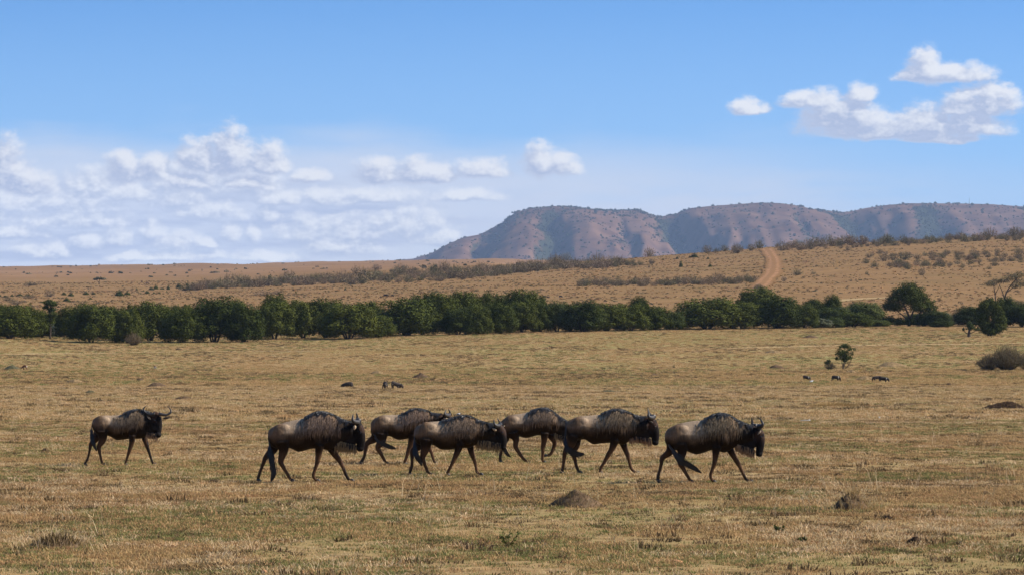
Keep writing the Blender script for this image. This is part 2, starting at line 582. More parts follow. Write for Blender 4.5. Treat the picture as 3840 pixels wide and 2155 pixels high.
rut = t.ramp(t.m('ABSOLUTE', t.m('SUBTRACT', ac_, 0.21)), 0.03, 0.13, 1.0, 0.0)
verge = t.ramp(t.m('ADD', ac_, t.m('MULTIPLY', t.m('SUBTRACT', rn, 0.5), 0.42)), 0.30, 0.44)
rc_ = t.mix(rut, (0.235, 0.125, 0.052), (0.310, 0.165, 0.078))
rc_ = t.mix(t.ramp(rn, 0.45, 0.65), rc_, (0.225, 0.118, 0.048))
t.set(b.inputs['Base Color'], t.mix(verge, rc_, (0.205, 0.110, 0.040)))
b.inputs['Roughness'].default_value = 0.95; b.inputs['Specular IOR Level'].default_value = 0.05
M['road'] = rm
M['track'] = simple_mat('worn_track', (0.34, 0.235, 0.11), 0.95, 0.18, 0.2, 0.05)
M['soil'] = simple_mat('dark_soil', (0.105, 0.068, 0.040), 0.95, 0.5, 9, 0.05)
M['soil_grey'] = simple_mat('grey_soil', (0.20, 0.135, 0.068), 0.95, 0.4, 5, 0.05)
M['dung'] = simple_mat('dry_dung', (0.045, 0.028, 0.018), 0.95, 0.5, 14, 0.05)
M['stone'] = simple_mat('orange_stone', (0.42, 0.22, 0.11), 0.9, 0.3, 12, 0.1)

# mountain
mm, t, b, out = mat('mountain_slope')
geo = t.add('ShaderNodeNewGeometry')
pos = geo.outputs['Position']
att = t.add('ShaderNodeAttribute'); att.attribute_name = 'wood'
n1 = t.noise(pos, 0.006, 6.0, 0.65)
n2 = t.noise(pos, 0.025, 5.0, 0.7)
rock = t.mix(t.ramp(n1, 0.35, 0.65), (0.082, 0.043, 0.026), (0.150, 0.084, 0.050))
wood = t.ramp(t.m('ADD', att.outputs['Fac'], t.m('MULTIPLY', t.m('SUBTRACT', n2, 0.5), 1.5)), 0.42, 0.62)
t.set(b.inputs['Base Color'], t.mix(wood, rock, (0.030, 0.034, 0.016)))
b.inputs['Roughness'].default_value = 0.95
b.inputs['Specular IOR Level'].default_value = 0.0
M['mountain'] = mm

# ------------------------------------------------------------------ ground sheet
rows = np.concatenate([np.linspace(-60, 30, 10)[:-1], np.exp(np.linspace(math.log(30), math.log(820), 900))[:-1],
                       np.exp(np.linspace(math.log(820), math.log(12600), 330))])
us = np.concatenate([np.linspace(-0.35, -0.145, 40)[:-1], np.linspace(-0.145, 0.145, 300), np.linspace(0.145, 0.35, 40)[1:]])
UU, YY = np.meshgrid(us, rows)
XX = UU * np.maximum(YY, 120.0)
# inside the frame keep columns following the view spread
ZZ = zg(XX, YY)
ground = grid_mesh('ground', np.stack([XX, YY, ZZ], -1).reshape(-1, 3), len(rows), len(us), M['ground'])
tag(ground, kind='structure')

# ------------------------------------------------------------------ mountain range
CR = np.array([(-2000, 1060), (900, 1050), (1300, 1000), (1400, 981), (1480, 977), (1551, 970), (1617, 950), (1683, 914), (1740, 890), (1804, 879), (1834, 861), (1879, 839), (1910, 813),
               (1935, 796), (1980, 783), (2031, 778), (2076, 773), (2132, 776), (2187, 781), (2283, 787), (2334, 789), (2394, 787), (2430, 801),
               (2475, 813), (2535, 803), (2590, 781), (2666, 773), (2767, 766), (2853, 760), (2918, 762), (2994, 773), (3070, 788), (3146, 796),
               (3186, 794), (3246, 781), (3322, 770), (3398, 763), (3499, 763), (3625, 764), (3726, 767), (3832, 775), (4300, 800), (5200, 900), (6500, 1060)], float)
nmx, nmy = 520, 130
MY0, MY1, MYC = 11600.0, 17200.0, 15000.0
mpx = np.linspace(1100, 6300, nmx)
mY = np.concatenate([np.linspace(MY0, MYC, 100), np.linspace(MYC, MY1, 31)[1:]])
PX, MY = np.meshgrid(mpx, mY)
MX = (PX - 1920) / F * MYC
crest = CAMZ + (HOR - np.interp(PX, CR[:, 0], CR[:, 1])) / F * MYC
tt = np.clip((MY - MY0) / (MYC - MY0), 0, 1)          # 0 foot, 1 crest
foot = 110.0
prof = 0.55 * tt + 0.45 * np.sin(tt * math.pi / 2) ** 1.2
z = foot + (crest - foot) * np.minimum(prof, 1.0)
# ravines run down the slope to the left as seen from below; a = px at crest, b = px at foot, width
RAV = [(2475, 2650, 95, 170), (2110, 1985, 66, 90), (2330, 2290, 36, 30), (3146, 3345, 115, 165), (1850, 1680, 46, 50), (2960, 2870, 40, 22), (3480, 3290, 90, 70), (3800, 3850, 60, 60), (4150, 4200, 90, 110)]
woodm = np.zeros_like(z)
wob = (fbm(PX / 60, tt * 5, 5, 3) - 0.5) * 110
hump = np.sin(np.clip(tt * 1.04, 0, 1) * math.pi) ** 0.8
# spurs leaning to the right as they climb
skew = PX / 190.0 - tt * 1.3 + (fbm(PX / 160, tt * 3.5, 61, 4) - 0.5) * 2.4
rid = 1 - np.abs(2 * vnoise(skew, tt * 1.3 + 4, 63) - 1)
rid2 = 1 - np.abs(2 * vnoise(PX / 46.0 - tt * 1.2 + 7, tt * 3.0, 67) - 1)
z = z + (rid - 0.5) * 30 * hump * (0.4 + 1.0 * fbm(PX / 260, tt * 2, 68, 2)) + (rid2 - 0.5) * 12 * hump
for (a, bb, w_, dpt) in RAV:
    cx = bb + (a - bb) * tt + wob
    wv = w_ * (0.45 + 0.9 * (1 - tt)) * (0.7 + 0.6 * fbm(PX * 0 + a / 50, tt * 4, 71, 2))
    dd = (PX - cx) / wv
    prf = np.exp(-np.abs(dd) ** 1.6)
    z = z - dpt * 0.82 * prf * hump
    woodm = np.maximum(woodm, np.exp(-(dd + 0.35) ** 2 * 1.1) * min(1.0, w_ / 80) * sstep(tt, 0.02, 0.3) * (1 - 0.7 * sstep(tt, 0.88, 1.0)))
z = z + (fbm(MX / 260, MY / 420, 31, 5) - 0.5) * 60 * np.sin(tt * math.pi) ** 0.7
back = MY > MYC
z = np.where(back, crest - (MY - MYC) * 0.10, z)
top_w = sstep(tt, 0.80, 0.95) * (PX < 2480) * 0.42 * (PX > 1900)
woodm = np.clip(np.maximum(woodm, top_w) + (fbm(MX / 90, MY / 160, 77, 3) - 0.5) * 0.35, 0, 1)
# left-hand shoulder is bare, right-hand crest sparse
mount = grid_mesh('mountain', np.stack([MX, MY, z], -1).reshape(-1, 3), len(mY), nmx, M['mountain'])
tag(mount, kind='structure')
at_ = mount.data.attributes.new('wood', 'FLOAT', 'POINT')
at_.data.foreach_set('value', woodm.ravel().astype(np.float32))
MGRID = (MX, MY, z, woodm, tt, PX)

# ------------------------------------------------------------------ ribbons: road and worn tracks
def ribbon(name, pts, width, m_, lift, n=90):
    c = np.array(catmull(pts, 12))
    L = np.r_[0, np.cumsum(np.linalg.norm(np.diff(c[:, :2], axis=0), axis=1))]
    q = np.linspace(0, L[-1], n)
    cx = np.interp(q, L, c[:, 0]); cy = np.interp(q, L, c[:, 1])
    tx = np.gradient(cx); ty = np.gradient(cy); ln = np.hypot(tx, ty)
    nx, ny = -ty / ln, tx / ln
    V = []
    for j, f in enumerate(np.linspace(-0.5, 0.5, 7)):
        w_ = width * f * (1 + (fbm(q / 9.0, q * 0 + 3 + (f > 0) * 9, 4, 3) - 0.5) * 0.7)
        X = cx + nx * w_; Y = cy + ny * w_
        V.append(np.stack([X, Y, zg(X, Y) + lift - abs(f) * lift * 0.6], -1))
    V = np.stack(V, 1)
    o = grid_mesh(name, V.reshape(-1, 3), n, 7, m_)
    ra_ = o.data.attributes.new('across', 'FLOAT', 'POINT'); ra_.data.foreach_set('value', np.tile(np.linspace(-0.5, 0.5, 7), n).astype(np.float32))
    return tag(o, kind='structure')


road_px = [(2874, 934), (2889, 952), (2901, 975), (2903, 995), (2897, 1018), (2885, 1038), (2869, 1056), (2853, 1071), (2838, 1086), (2822, 1100)]
rp = [hit(x, y, 900) for x, y in road_px]
ribbon('road', [(p[0], p[1], 0) for p in rp], 6.8, M['road'], 0.3)
tp = [hit(x, y, 400) for x, y in [(2700, 1306), (2950, 1300), (3250, 1294), (3550, 1291), (3840, 1287), (4100, 1284)]]
ribbon('track', [(p[0], p[1], 0) for p in tp], 4.5, M['track'], 0.06, 160)
tp = [hit(x, y, 400) for x, y in [(-300, 1331), (0, 1329), (250, 1326), (500, 1322), (800, 1318), (1200, 1316)]]
ribbon('track', [(p[0], p[1], 0) for p in tp], 3.5, M['track'], 0.06, 160)
tp = [hit(x, y, 900) for x, y in [(3120, 1131), (3200, 1124), (3260, 1120), (3330, 1117), (3400, 1115)]]
ribbon('track', [(p[0], p[1], 0) for p in tp], 6, M['track'], 0.2, 120)

# ------------------------------------------------------------------ scattering with geometry nodes (stuff)
def scatter(name, pts, rot, scl, idx, sources, kind='stuff'):
    me = bpy.data.meshes.new(name)
    n = len(pts)
    me.vertices.add(n); me.vertices.foreach_set('co', np.asarray(pts, np.float32).ravel())
    a = me.attributes.new('rot', 'FLOAT_VECTOR', 'POINT'); a.data.foreach_set('vector', np.asarray(rot, np.float32).ravel())
    a = me.attributes.new('scl', 'FLOAT_VECTOR', 'POINT'); a.data.foreach_set('vector', np.asarray(scl, np.float32).ravel())
    a = me.attributes.new('idx', 'INT', 'POINT'); a.data.foreach_set('value', np.asarray(idx, np.int32))
    o = link(bpy.data.objects.new(name, me))
    c = bpy.data.collections.new(name + '_sources')
    for i, sm in enumerate(sources):
        so = bpy.data.objects.new('%s_source_%02d' % (name, i), sm)
        c.objects.link(so)
    g = bpy.data.node_groups.new(name + '_scatter', 'GeometryNodeTree')
    g.interface.new_socket(name='Geometry', in_out='INPUT', socket_type='NodeSocketGeometry')
    g.interface.new_socket(name='Geometry', in_out='OUTPUT', socket_type='NodeSocketGeometry')
    gi = g.nodes.new('NodeGroupInput'); go = g.nodes.new('NodeGroupOutput')
    ip = g.nodes.new('GeometryNodeInstanceOnPoints')
    ci = g.nodes.new('GeometryNodeCollectionInfo')
    ci.inputs['Collection'].default_value = c
    ci.inputs['Separate Children'].default_value = True
    ci.inputs['Reset Children'].default_value = True

    def attr(nm, ty):
        x = g.nodes.new('GeometryNodeInputNamedAttribute'); x.data_type = ty
        x.inputs['Name'].default_value = nm
        return next(s for s in x.outputs if s.name == 'Attribute' and s.enabled)
    g.links.new(gi.outputs[0], ip.inputs['Points'])
    g.links.new(ci.outputs[0], ip.inputs['Instance'])
    ip.inputs['Pick Instance'].default_value = True
    g.links.new(attr('idx', 'INT'), ip.inputs['Instance Index'])
    g.links.new(attr('rot', 'FLOAT_VECTOR'), ip.inputs['Rotation'])
    g.links.new(attr('scl', 'FLOAT_VECTOR'), ip.inputs['Scale'])
    g.links.new(ip.outputs[0], go.inputs[0])
    md = o.modifiers.new('scatter', 'NODES'); md.node_group = g
    return tag(o, kind=kind)


def blades(n, rad, h0, h1, w, lean, seed, flat=0.0):
    """n curved grass blades, each a two-segment tapering strip; returns (k,4,3) quads"""
    r = np.random.RandomState(seed)
    out = []
    for i in range(n):
        a = r.rand() * 6.283; rr = rad * math.sqrt(r.rand())
        base = np.array([rr * math.cos(a), rr * math.sin(a), -0.01])
        h = r.uniform(h0, h1)
        la = a + r.normal(0, 0.8); ln = abs(r.normal(lean, lean * 0.5))
        d = np.array([math.cos(la), math.sin(la), 0])
        if r.rand() < flat:                       # a straw lying down
            p0 = base + [0, 0, 0.015]; p1 = p0 + d * h * 0.9 + [0, 0, 0.01 + 0.03 * r.rand()]; p2 = p1 + d * h * 0.8 + [0, 0, -0.02]
        else:
            p0 = base; p1 = base + np.array([0, 0, h * 0.6]) + d * h * ln * 0.35
            p2 = base + np.array([0, 0, h]) + d * h * ln
        s = np.array([-math.sin(la + 1.2 * r.normal()), math.cos(la), 0]); s /= np.linalg.norm(s) + 1e-6
        ww = w * r.uniform(0.6, 1.3)
        out.append([p0 - s * ww, p0 + s * ww, p1 + s * ww * 0.8, p1 - s * ww * 0.8])
        out.append([p1 - s * ww * 0.8, p1 + s * ww * 0.8, p2 + s * ww * 0.15, p2 - s * ww * 0.15])
    return np.array(out)


TUFTS = []
def tuft(nm, m_, *a, **kw):
    TUFTS.append(quads_mesh(nm, blades(*a, **kw), m_))
    return len(TUFTS) - 1


T_straw = [tuft('straw_tuft', M['straw'], 26, 0.13, 0.012, 0.055, 0.0042, 0.8, s, flat=0.40) for s in (1, 2, 3)]
T_pale = [tuft('pale_tuft', M['straw_pale'], 16, 0.15, 0.015, 0.07, 0.0042, 1.0, s, flat=0.65) for s in (4, 5)]
T_brown = [tuft('brown_tuft', M['straw_brown'], 28, 0.13, 0.010, 0.045, 0.0045, 0.8, s, flat=0.3) for s in (6, 7, 8)]
T_dark = [tuft('dark_tuft', M['straw_dark'], 30, 0.12, 0.010, 0.04, 0.0055, 0.6, s) for s in (9, 10)]
T_green = [tuft('green_tuft', M['grass_green'], 28, 0.12, 0.010, 0.045, 0.0045, 0.7, s) for s in (11, 12)]
T_long = [tuft('long_stalks', M['straw_pale'], 4, 0.15, 0.15, 0.38, 0.003, 0.7, s, flat=0.3) for s in (13, 14, 15)]
T_clump = [tuft('clump', M['straw'], 60, 0.24, 0.02, 0.09, 0.007, 0.8, s, flat=0.2) for s in (16, 17)]
T_dclump = [tuft('dark_clump', M['straw_dark'], 60, 0.22, 0.02, 0.09, 0.009, 0.7, s) for s in (18, 19)]
T_gclump = [tuft('green_clump', M['grass_green'], 60, 0.26, 0.02, 0.09, 0.009, 0.7, s) for s in (20, 21)]

pts, rots, scls, idxs = [], [], [], []


def wedge(Y0, Y1, dens, half=0.150, side=10.0):
    n = int((half * (Y1 ** 2 - Y0 ** 2) + 2 * side * (Y1 - Y0)) * dens)
    Y = np.sqrt(nrs.rand(n) * (Y1 ** 2 - Y0 ** 2) + Y0 ** 2)
    if side:
        w0, w1 = half * Y0 + side, half * Y1 + side
        Y = Y0 + (np.sqrt(w0 ** 2 + nrs.rand(n) * (w1 ** 2 - w0 ** 2)) - w0) / half
    X = (nrs.rand(n) * 2 - 1) * (half * Y + side)
    return X, Y


def spread(Y0, Y1, dens, chooser, smin, smax):
    X, Y = wedge(Y0, Y1, dens)
    ix = chooser(X, Y)
    keep = ix >= 0
    X, Y, ix = X[keep], Y[keep], ix[keep]
    pts.append(np.stack([X, Y, zg(X, Y)], -1))
    rots.append(np.stack([nrs.normal(0, 0.1, len(X)), nrs.normal(0, 0.1, len(X)), nrs.rand(len(X)) * 6.283], -1))
    s = nrs.uniform(smin, smax, len(X))
    scls.append(np.stack([s, s, s * nrs.uniform(0.75, 1.3, len(X))], -1))
    idxs.append(ix)


def pick(lst, n):
    return np.array(lst)[nrs.randint(0, len(lst), n)]


def near_choose(X, Y):
    n = len(X)
    g = fbm(X / 4.0, Y / 6.0, 41, 4); b_ = fbm(X / 3.0, Y / 5.0, 55, 4); d = fbm(X / 0.9, Y / 1.3, 66, 3); p = fbm(X / 2.5, Y / 2.5, 88, 3)
    r = nrs.rand(n)
    ix = pick(T_straw, n)
    ix = np.where((p > 0.50) & (r < 0.55), pick(T_pale, n), ix)
    ix = np.where((nrs.rand(n) < 0.30 + 0.25 * (b_ > 0.52)), pick(T_brown, n), ix)
    ix = np.where(((d > 0.60) & (r < 0.75)) | (nrs.rand(n) < 0.10), pick(T_dark, n), ix)
    grn = g + 0.05 * sstep(Y, 60, 130) - 0.06 * (np.abs(Y - 50) > 6) * (Y < 75) + 0.06 * (np.abs(Y - 50) < 6) * (X > 0)
    ix = np.where((grn > 0.50) & (nrs.rand(n) < 0.55), pick(T_green, n), ix)
    ix = np.where(nrs.rand(n) < 0.007, pick(T_long, n), ix)
    # bare patches
    bare = fbm(X / 2.2, Y / 3.0, 99, 3)
    return np.where((bare > 0.60) & (nrs.rand(n) < 0.75), -1, ix)


def mid_choose(X, Y):
    n = len(X)
    g = fbm(X / 14.0, Y / 30.0, 141, 4); d = fbm(X / 2.5, Y / 5.0, 166, 3)
    r = nrs.rand(n)
    ix = pick(T_straw + T_pale + T_pale + T_clump[:1], n)
    ix = np.where(r < 0.25, pick(T_brown, n), ix)
    ix = np.where((g + 0.10 * sstep(X, -15, 30) > 0.54) & (r < 0.45), pick(T_green, n), ix)
    ix = np.where((d > 0.60) & (r < 0.35), pick(T_dark + T_dclump[:1], n), ix)
    return ix


def far_choose(X, Y):
    n = len(X)
    g = fbm(X / 20.0, Y / 50.0, 241, 4); d = fbm(X / 6.0, Y / 12.0, 266, 3)
    r = nrs.rand(n)
    ix = pick(T_clump, n)
    ix = np.where((g > 0.49) & (r < 0.38), pick(T_gclump + T_green, n), ix)
    ix = np.where((d > 0.58) & (r < 0.35), pick(T_dclump, n), ix)
    return ix


def clod_choose(X, Y):
    return pick(T_dclump + T_dark, len(X))


spread(38, 150, 0.45, clod_choose, 0.6, 1.1)
spread(32, 80, 95, near_choose, 0.55, 1.15)
spread(80, 150, 38, near_choose, 0.6, 1.25)
spread(150, 340, 8.5, mid_choose, 0.7, 1.6)
spread(340, 700, 1.3, far_choose, 0.9, 2.0)
scatter('grass', np.concatenate(pts), np.concatenate(rots), np.concatenate(scls), np.concatenate(idxs), TUFTS)

# dry tussocks over the hill behind the trees
def bushel(n, rx, rz, size, seed, up=0.4, base=0.0):
    """n small leaf quads through a dome; returns (n,4,3)"""
    r = np.random.RandomState(seed)
    d = r.normal(size=(n, 3)); d /= np.linalg.norm(d, axis=1)[:, None]
    d[:, 2] = np.abs(d[:, 2])
    rad = r.rand(n) ** 0.45
    c = d * rad[:, None] * np.array([rx, rx, rz]) + np.array([0, 0, base])
    return leafquads(c, d, size, r)


def leafquads(c, nrm, size, r, jit=0.8):
    n = len(c)
    nn = nrm + r.normal(0, jit, (n, 3)); nn /= np.linalg.norm(nn, axis=1)[:, None] + 1e-9
    a = np.cross(nn, r.normal(size=(n, 3))); a /= np.linalg.norm(a, axis=1)[:, None] + 1e-9
    b_ = np.cross(nn, a)
    s = size * r.uniform(0.6, 1.4, n)[:, None]
    l = s * r.uniform(0.5, 0.9, n)[:, None]
    return np.stack([c - a * s * 0.5, c + b_ * l * 0.5, c + a * s * 0.5, c - b_ * l * 0.5], 1)


HT = [quads_mesh('tussock', bushel(22, 0.40, 0.24, 0.24, 300 + i), [M['straw_brown'], M['straw_dark'], M['leaf_olive'], M['straw']][i]) for i in range(4)]
X, Y = wedge(720, 2050, 0.085, 0.145)
dn = fbm(X / 14, Y / 22, 401, 4)
keep = nrs.rand(len(X)) < sstep(dn, 0.25, 0.75)
X, Y = X[keep], Y[keep]
n = len(X)
s = nrs.uniform(0.5, 1.3, n)
ix = np.where(nrs.rand(n) < 0.45, 0, np.where(nrs.rand(n) < 0.5, 1, np.where(nrs.rand(n) < 0.4, 2, 3)))
scatter('hill_tussocks', np.stack([X, Y, zg(X, Y)], -1), np.stack([X * 0, X * 0, nrs.rand(n) * 6.28], -1), np.stack([s * 1.3, s * 1.3, s], -1), ix, HT)

# specks of scrub on the far plain and its skyline
DS = [quads_mesh('far_shrub', bushel(60, 2.2, 2.4, 1.3, 320 + i), [M['twig_olive'], M['leaf_olive'], M['far_wood']][i]) for i in range(3)]
px = nrs.uniform(-300, 2300, 900); fr = nrs.rand(900) ** 0.7
Y = 2300 + 4000 * fr
X = (px - 1920) / F * Y
n = len(X)
dn = fbm(X / 300, Y / 700, 431, 3)
keep = nrs.rand(n) < sstep(dn, 0.35, 0.65)
X, Y = X[keep], Y[keep]; n = len(X)
s = nrs.uniform(0.25, 1.0, n) ** 1.5 * 0.75
scatter('distant_scrub', np.stack([X, Y, zg(X, Y)], -1), np.stack([X * 0, X * 0, nrs.rand(n) * 6.28], -1), np.stack([s * nrs.uniform(1, 2.0, n), s, s], -1), nrs.randint(0, 3, n), DS)

# woodland of the mountain slopes
MW = [quads_mesh('slope_tree', bushel(50, 8.0, 11.0, 6.0, 340 + i), M['far_wood']) for i in range(3)]
MXr, MYr, MZr, WR, TR, PXR = [a.ravel() for a in MGRID]
pr = (0.07 + WR ** 1.5 * 1.0) * (TR > 0.15) * (MYr <= MYC + 10)
pr = pr * np.where((PXR < 1830) & (TR < 0.97), 0.25, 1.0)
cnt = 16000
ch = nrs.choice(len(MXr), cnt, p=pr / pr.sum())
jx = nrs.normal(0, 5.0, cnt); jy = nrs.normal(0, 14.0, cnt)
s = nrs.uniform(0.22, 0.80, cnt) ** 1.3
P_ = np.stack([MXr[ch] + jx, MYr[ch] + jy, MZr[ch] - 1.5], -1)
# a row along the crest
cp = nrs.uniform(1500, 3860, 260)
dens_c = np.interp(cp, [1500, 1800, 1930, 2000, 2480, 2560, 2700, 2860, 3100, 3200, 3300, 3860], [0.3, 0.5, 0.8, 1, 0.6, 0.8, 0.4, 0.1, 0.5, 0.2, 0.3, 0.25])
cp = cp[nrs.rand(260) < dens_c]
CZ = CAMZ + (HOR - np.interp(cp, CR[:, 0], CR[:, 1])) / F * MYC
P2 = np.stack([(cp - 1920) / F * MYC, np.full(len(cp), MYC - 8.0), CZ - 3], -1)
s2 = nrs.uniform(0.3, 0.85, len(cp))
PA = np.concatenate([P_, P2]); SA = np.concatenate([s, s2])
scatter('mountain_woodland', PA, np.stack([SA * 0, SA * 0, nrs.rand(len(SA)) * 6.28], -1), np.stack([SA * nrs.uniform(0.8, 1.4, len(SA)), SA, SA * nrs.uniform(0.7, 1.1, len(SA))], -1), nrs.randint(0, 3, len(SA)), MW)

# ------------------------------------------------------------------ trees
def crown_quads(seed, clusters, leaves, low, shape=1.0, leaf=0.050):
    """unit crown: 1 wide, 1 high; clumps on a dome, leaves on the clumps"""
    r = np.random.RandomState(seed)
    Q = []
    cz0, rz = 0.0, (1 - low)
    zw = low + 0.30 * (1 - low)
    for i in range(clusters):
        f = (i + 0.5) / clusters
        rc = r.uniform(0.14, 0.235)
        zz = 1 - rc * 0.8 - (1 - rc * 0.8 - low - rc * 0.7) * f ** 0.8
        ph = i * 2.39996 + r.normal(0, 0.3)
        rad_ = math.sqrt(max(0.02, 1 - ((zz - zw) / (1 - zw)) ** 2)) if zz > zw else 1 - 0.22 * ((zw - zz) / (zw - low + 1e-6)) ** 2
        rad_ = max(0.02, rad_ * 0.5 - rc * 0.75) * r.uniform(0.80, 1.12) * (shape if zz < zw else 1.0)
        c = np.array([math.cos(ph) * rad_, math.sin(ph) * rad_, zz])
        n = int(leaves * (rc / 0.17) ** 2)
        q = r.normal(size=(n, 3)); q /= np.linalg.norm(q, axis=1)[:, None]
        rad = rc * r.uniform(0.75, 1.12, n)
        # sub clumps: lumpy surface
        lump = 0.85 + 0.28 * np.sin(q[:, 0] * 7 + i) * np.sin(q[:, 1] * 7 + 2 * i) + 0.12 * np.sin(q[:, 2] * 11 + i)
        p = c + q * (rad * lump)[:, None] * np.array([1, 1, 0.85]) + np.array([0, 0, cz0])
        Q.append(leafquads(p, q, leaf, r, 0.30))
    n = leaves * 5
    q = r.normal(size=(n, 3)); q /= np.linalg.norm(q, axis=1)[:, None]
    p = q * (r.rand(n) ** 0.4)[:, None] * np.array([0.34, 0.34, rz * 0.40]) + np.array([0, 0, low + rz * 0.46])
    Q.append(leafquads(p, q, leaf * 1.3, r))
    Q = np.concatenate(Q)
    return Q[Q[:, :, 2].min(1) > low * 0.7 - 0.01]


def trunk_vf(seed, stems, top, spreadr, r0):
    r = random.Random(seed)
    V, Fc = [], []
    for i in range(stems):
        a = i * 6.283 / stems + r.uniform(-0.5, 0.5)
        b0 = Vector((math.cos(a) * 0.05 * r.random(), math.sin(a) * 0.05 * r.random(), -0.03))
        p1 = b0 + Vector((math.cos(a) * spreadr * 0.35, math.sin(a) * spreadr * 0.35, top * 0.45))
        p2 = b0 + Vector((math.cos(a) * spreadr * r.uniform(0.7, 1.1), math.sin(a) * spreadr, top * r.uniform(0.85, 1.1)))
        c = [Vector(x) for x in catmull([b0, p1, p2], 3)]
        tube(V, Fc, c, [r0 * (1 - 0.65 * j / (len(c) - 1)) * r.uniform(0.85, 1.1) for j in range(len(c))], 1.0, 6)
        if r.random() < 0.7:
            e = p1 + Vector((math.cos(a + 1) * spreadr * 0.7, math.sin(a + 1) * spreadr * 0.7, top * 0.4))
            tube(V, Fc, [p1, (p1 + e) / 2 + Vector((0, 0, 0.02)), e], [r0 * 0.5, r0 * 0.35, r0 * 0.2], 1.0, 5)
    return V, Fc


CROWNS = {'skirt': [], 'stem': [], 'grey': [], 'light': []}
for i in range(5):
    CROWNS['skirt'].append(quads_mesh('crown', crown_quads(500 + i, 36, 440, 0.0, 1.02, 0.030), M['leaf_dark']))
for i in range(4):
    CROWNS['stem'].append(quads_mesh('crown', crown_quads(520 + i, 36, 440, 0.035, 1.02, 0.030), M['leaf_dark']))
for i in range(2):
    CROWNS['grey'].append(quads_mesh('crown', crown_quads(540 + i, 22, 130, 0.03, 1.0, 0.075), M['leaf_grey']))
for i in range(2):
    CROWNS['light'].append(quads_mesh('crown', crown_quads(560 + i, 34, 380, 0.03, 1.0, 0.032), M['leaf_light']))
TRUNKS = []
for i in range(4):
    V, Fc = trunk_vf(600 + i, 6, 0.55, 0.24, 0.018)
    me = bpy.data.meshes.new('trunk'); me.from_pydata([tuple(v) for v in V], [], Fc); me.materials.append(M['bark'])
    TRUNKS.append(me)

tree_no = [0]


def plant_tree(x0, x1, ytop, base, label, kind='skirt', group=None, cat='tree', name='bushy_tree', var=None, parts=True):
    """x0, x1, ytop: picture extent; base: picture row of its foot, or ('Y', extra distance behind the front row)"""
    pxc = (x0 + x1) / 2
    if isinstance(base, tuple):
        Yt = np.interp(pxc, [0, 3840], [600, 720]) + base[1]
        X, Y, Z = at(pxc, Yt)
    else:
        X, Y, Z = hit(pxc, base, 420)
    W = (x1 - x0) / F * Y
    H = CAMZ + (HOR - ytop) / F * Y - Z
    k_ = tree_no[0]; tree_no[0] += 1
    rz = (k_ * 2.1) % 6.28
    o = empty(name, (X, Y, Z - 0.05), rz)
    o.scale = (W * 1.38, W * 1.38, H * 1.04)
    tag(o, label, cat, group)
    lst = CROWNS[kind]
    c = bpy.data.objects.new('crown', lst[(k_ if var is None else var) % len(lst)])
    link(c); c.parent = o
    tr = bpy.data.objects.new('trunk', TRUNKS[k_ % 4]); link(tr); tr.parent = o
    return o


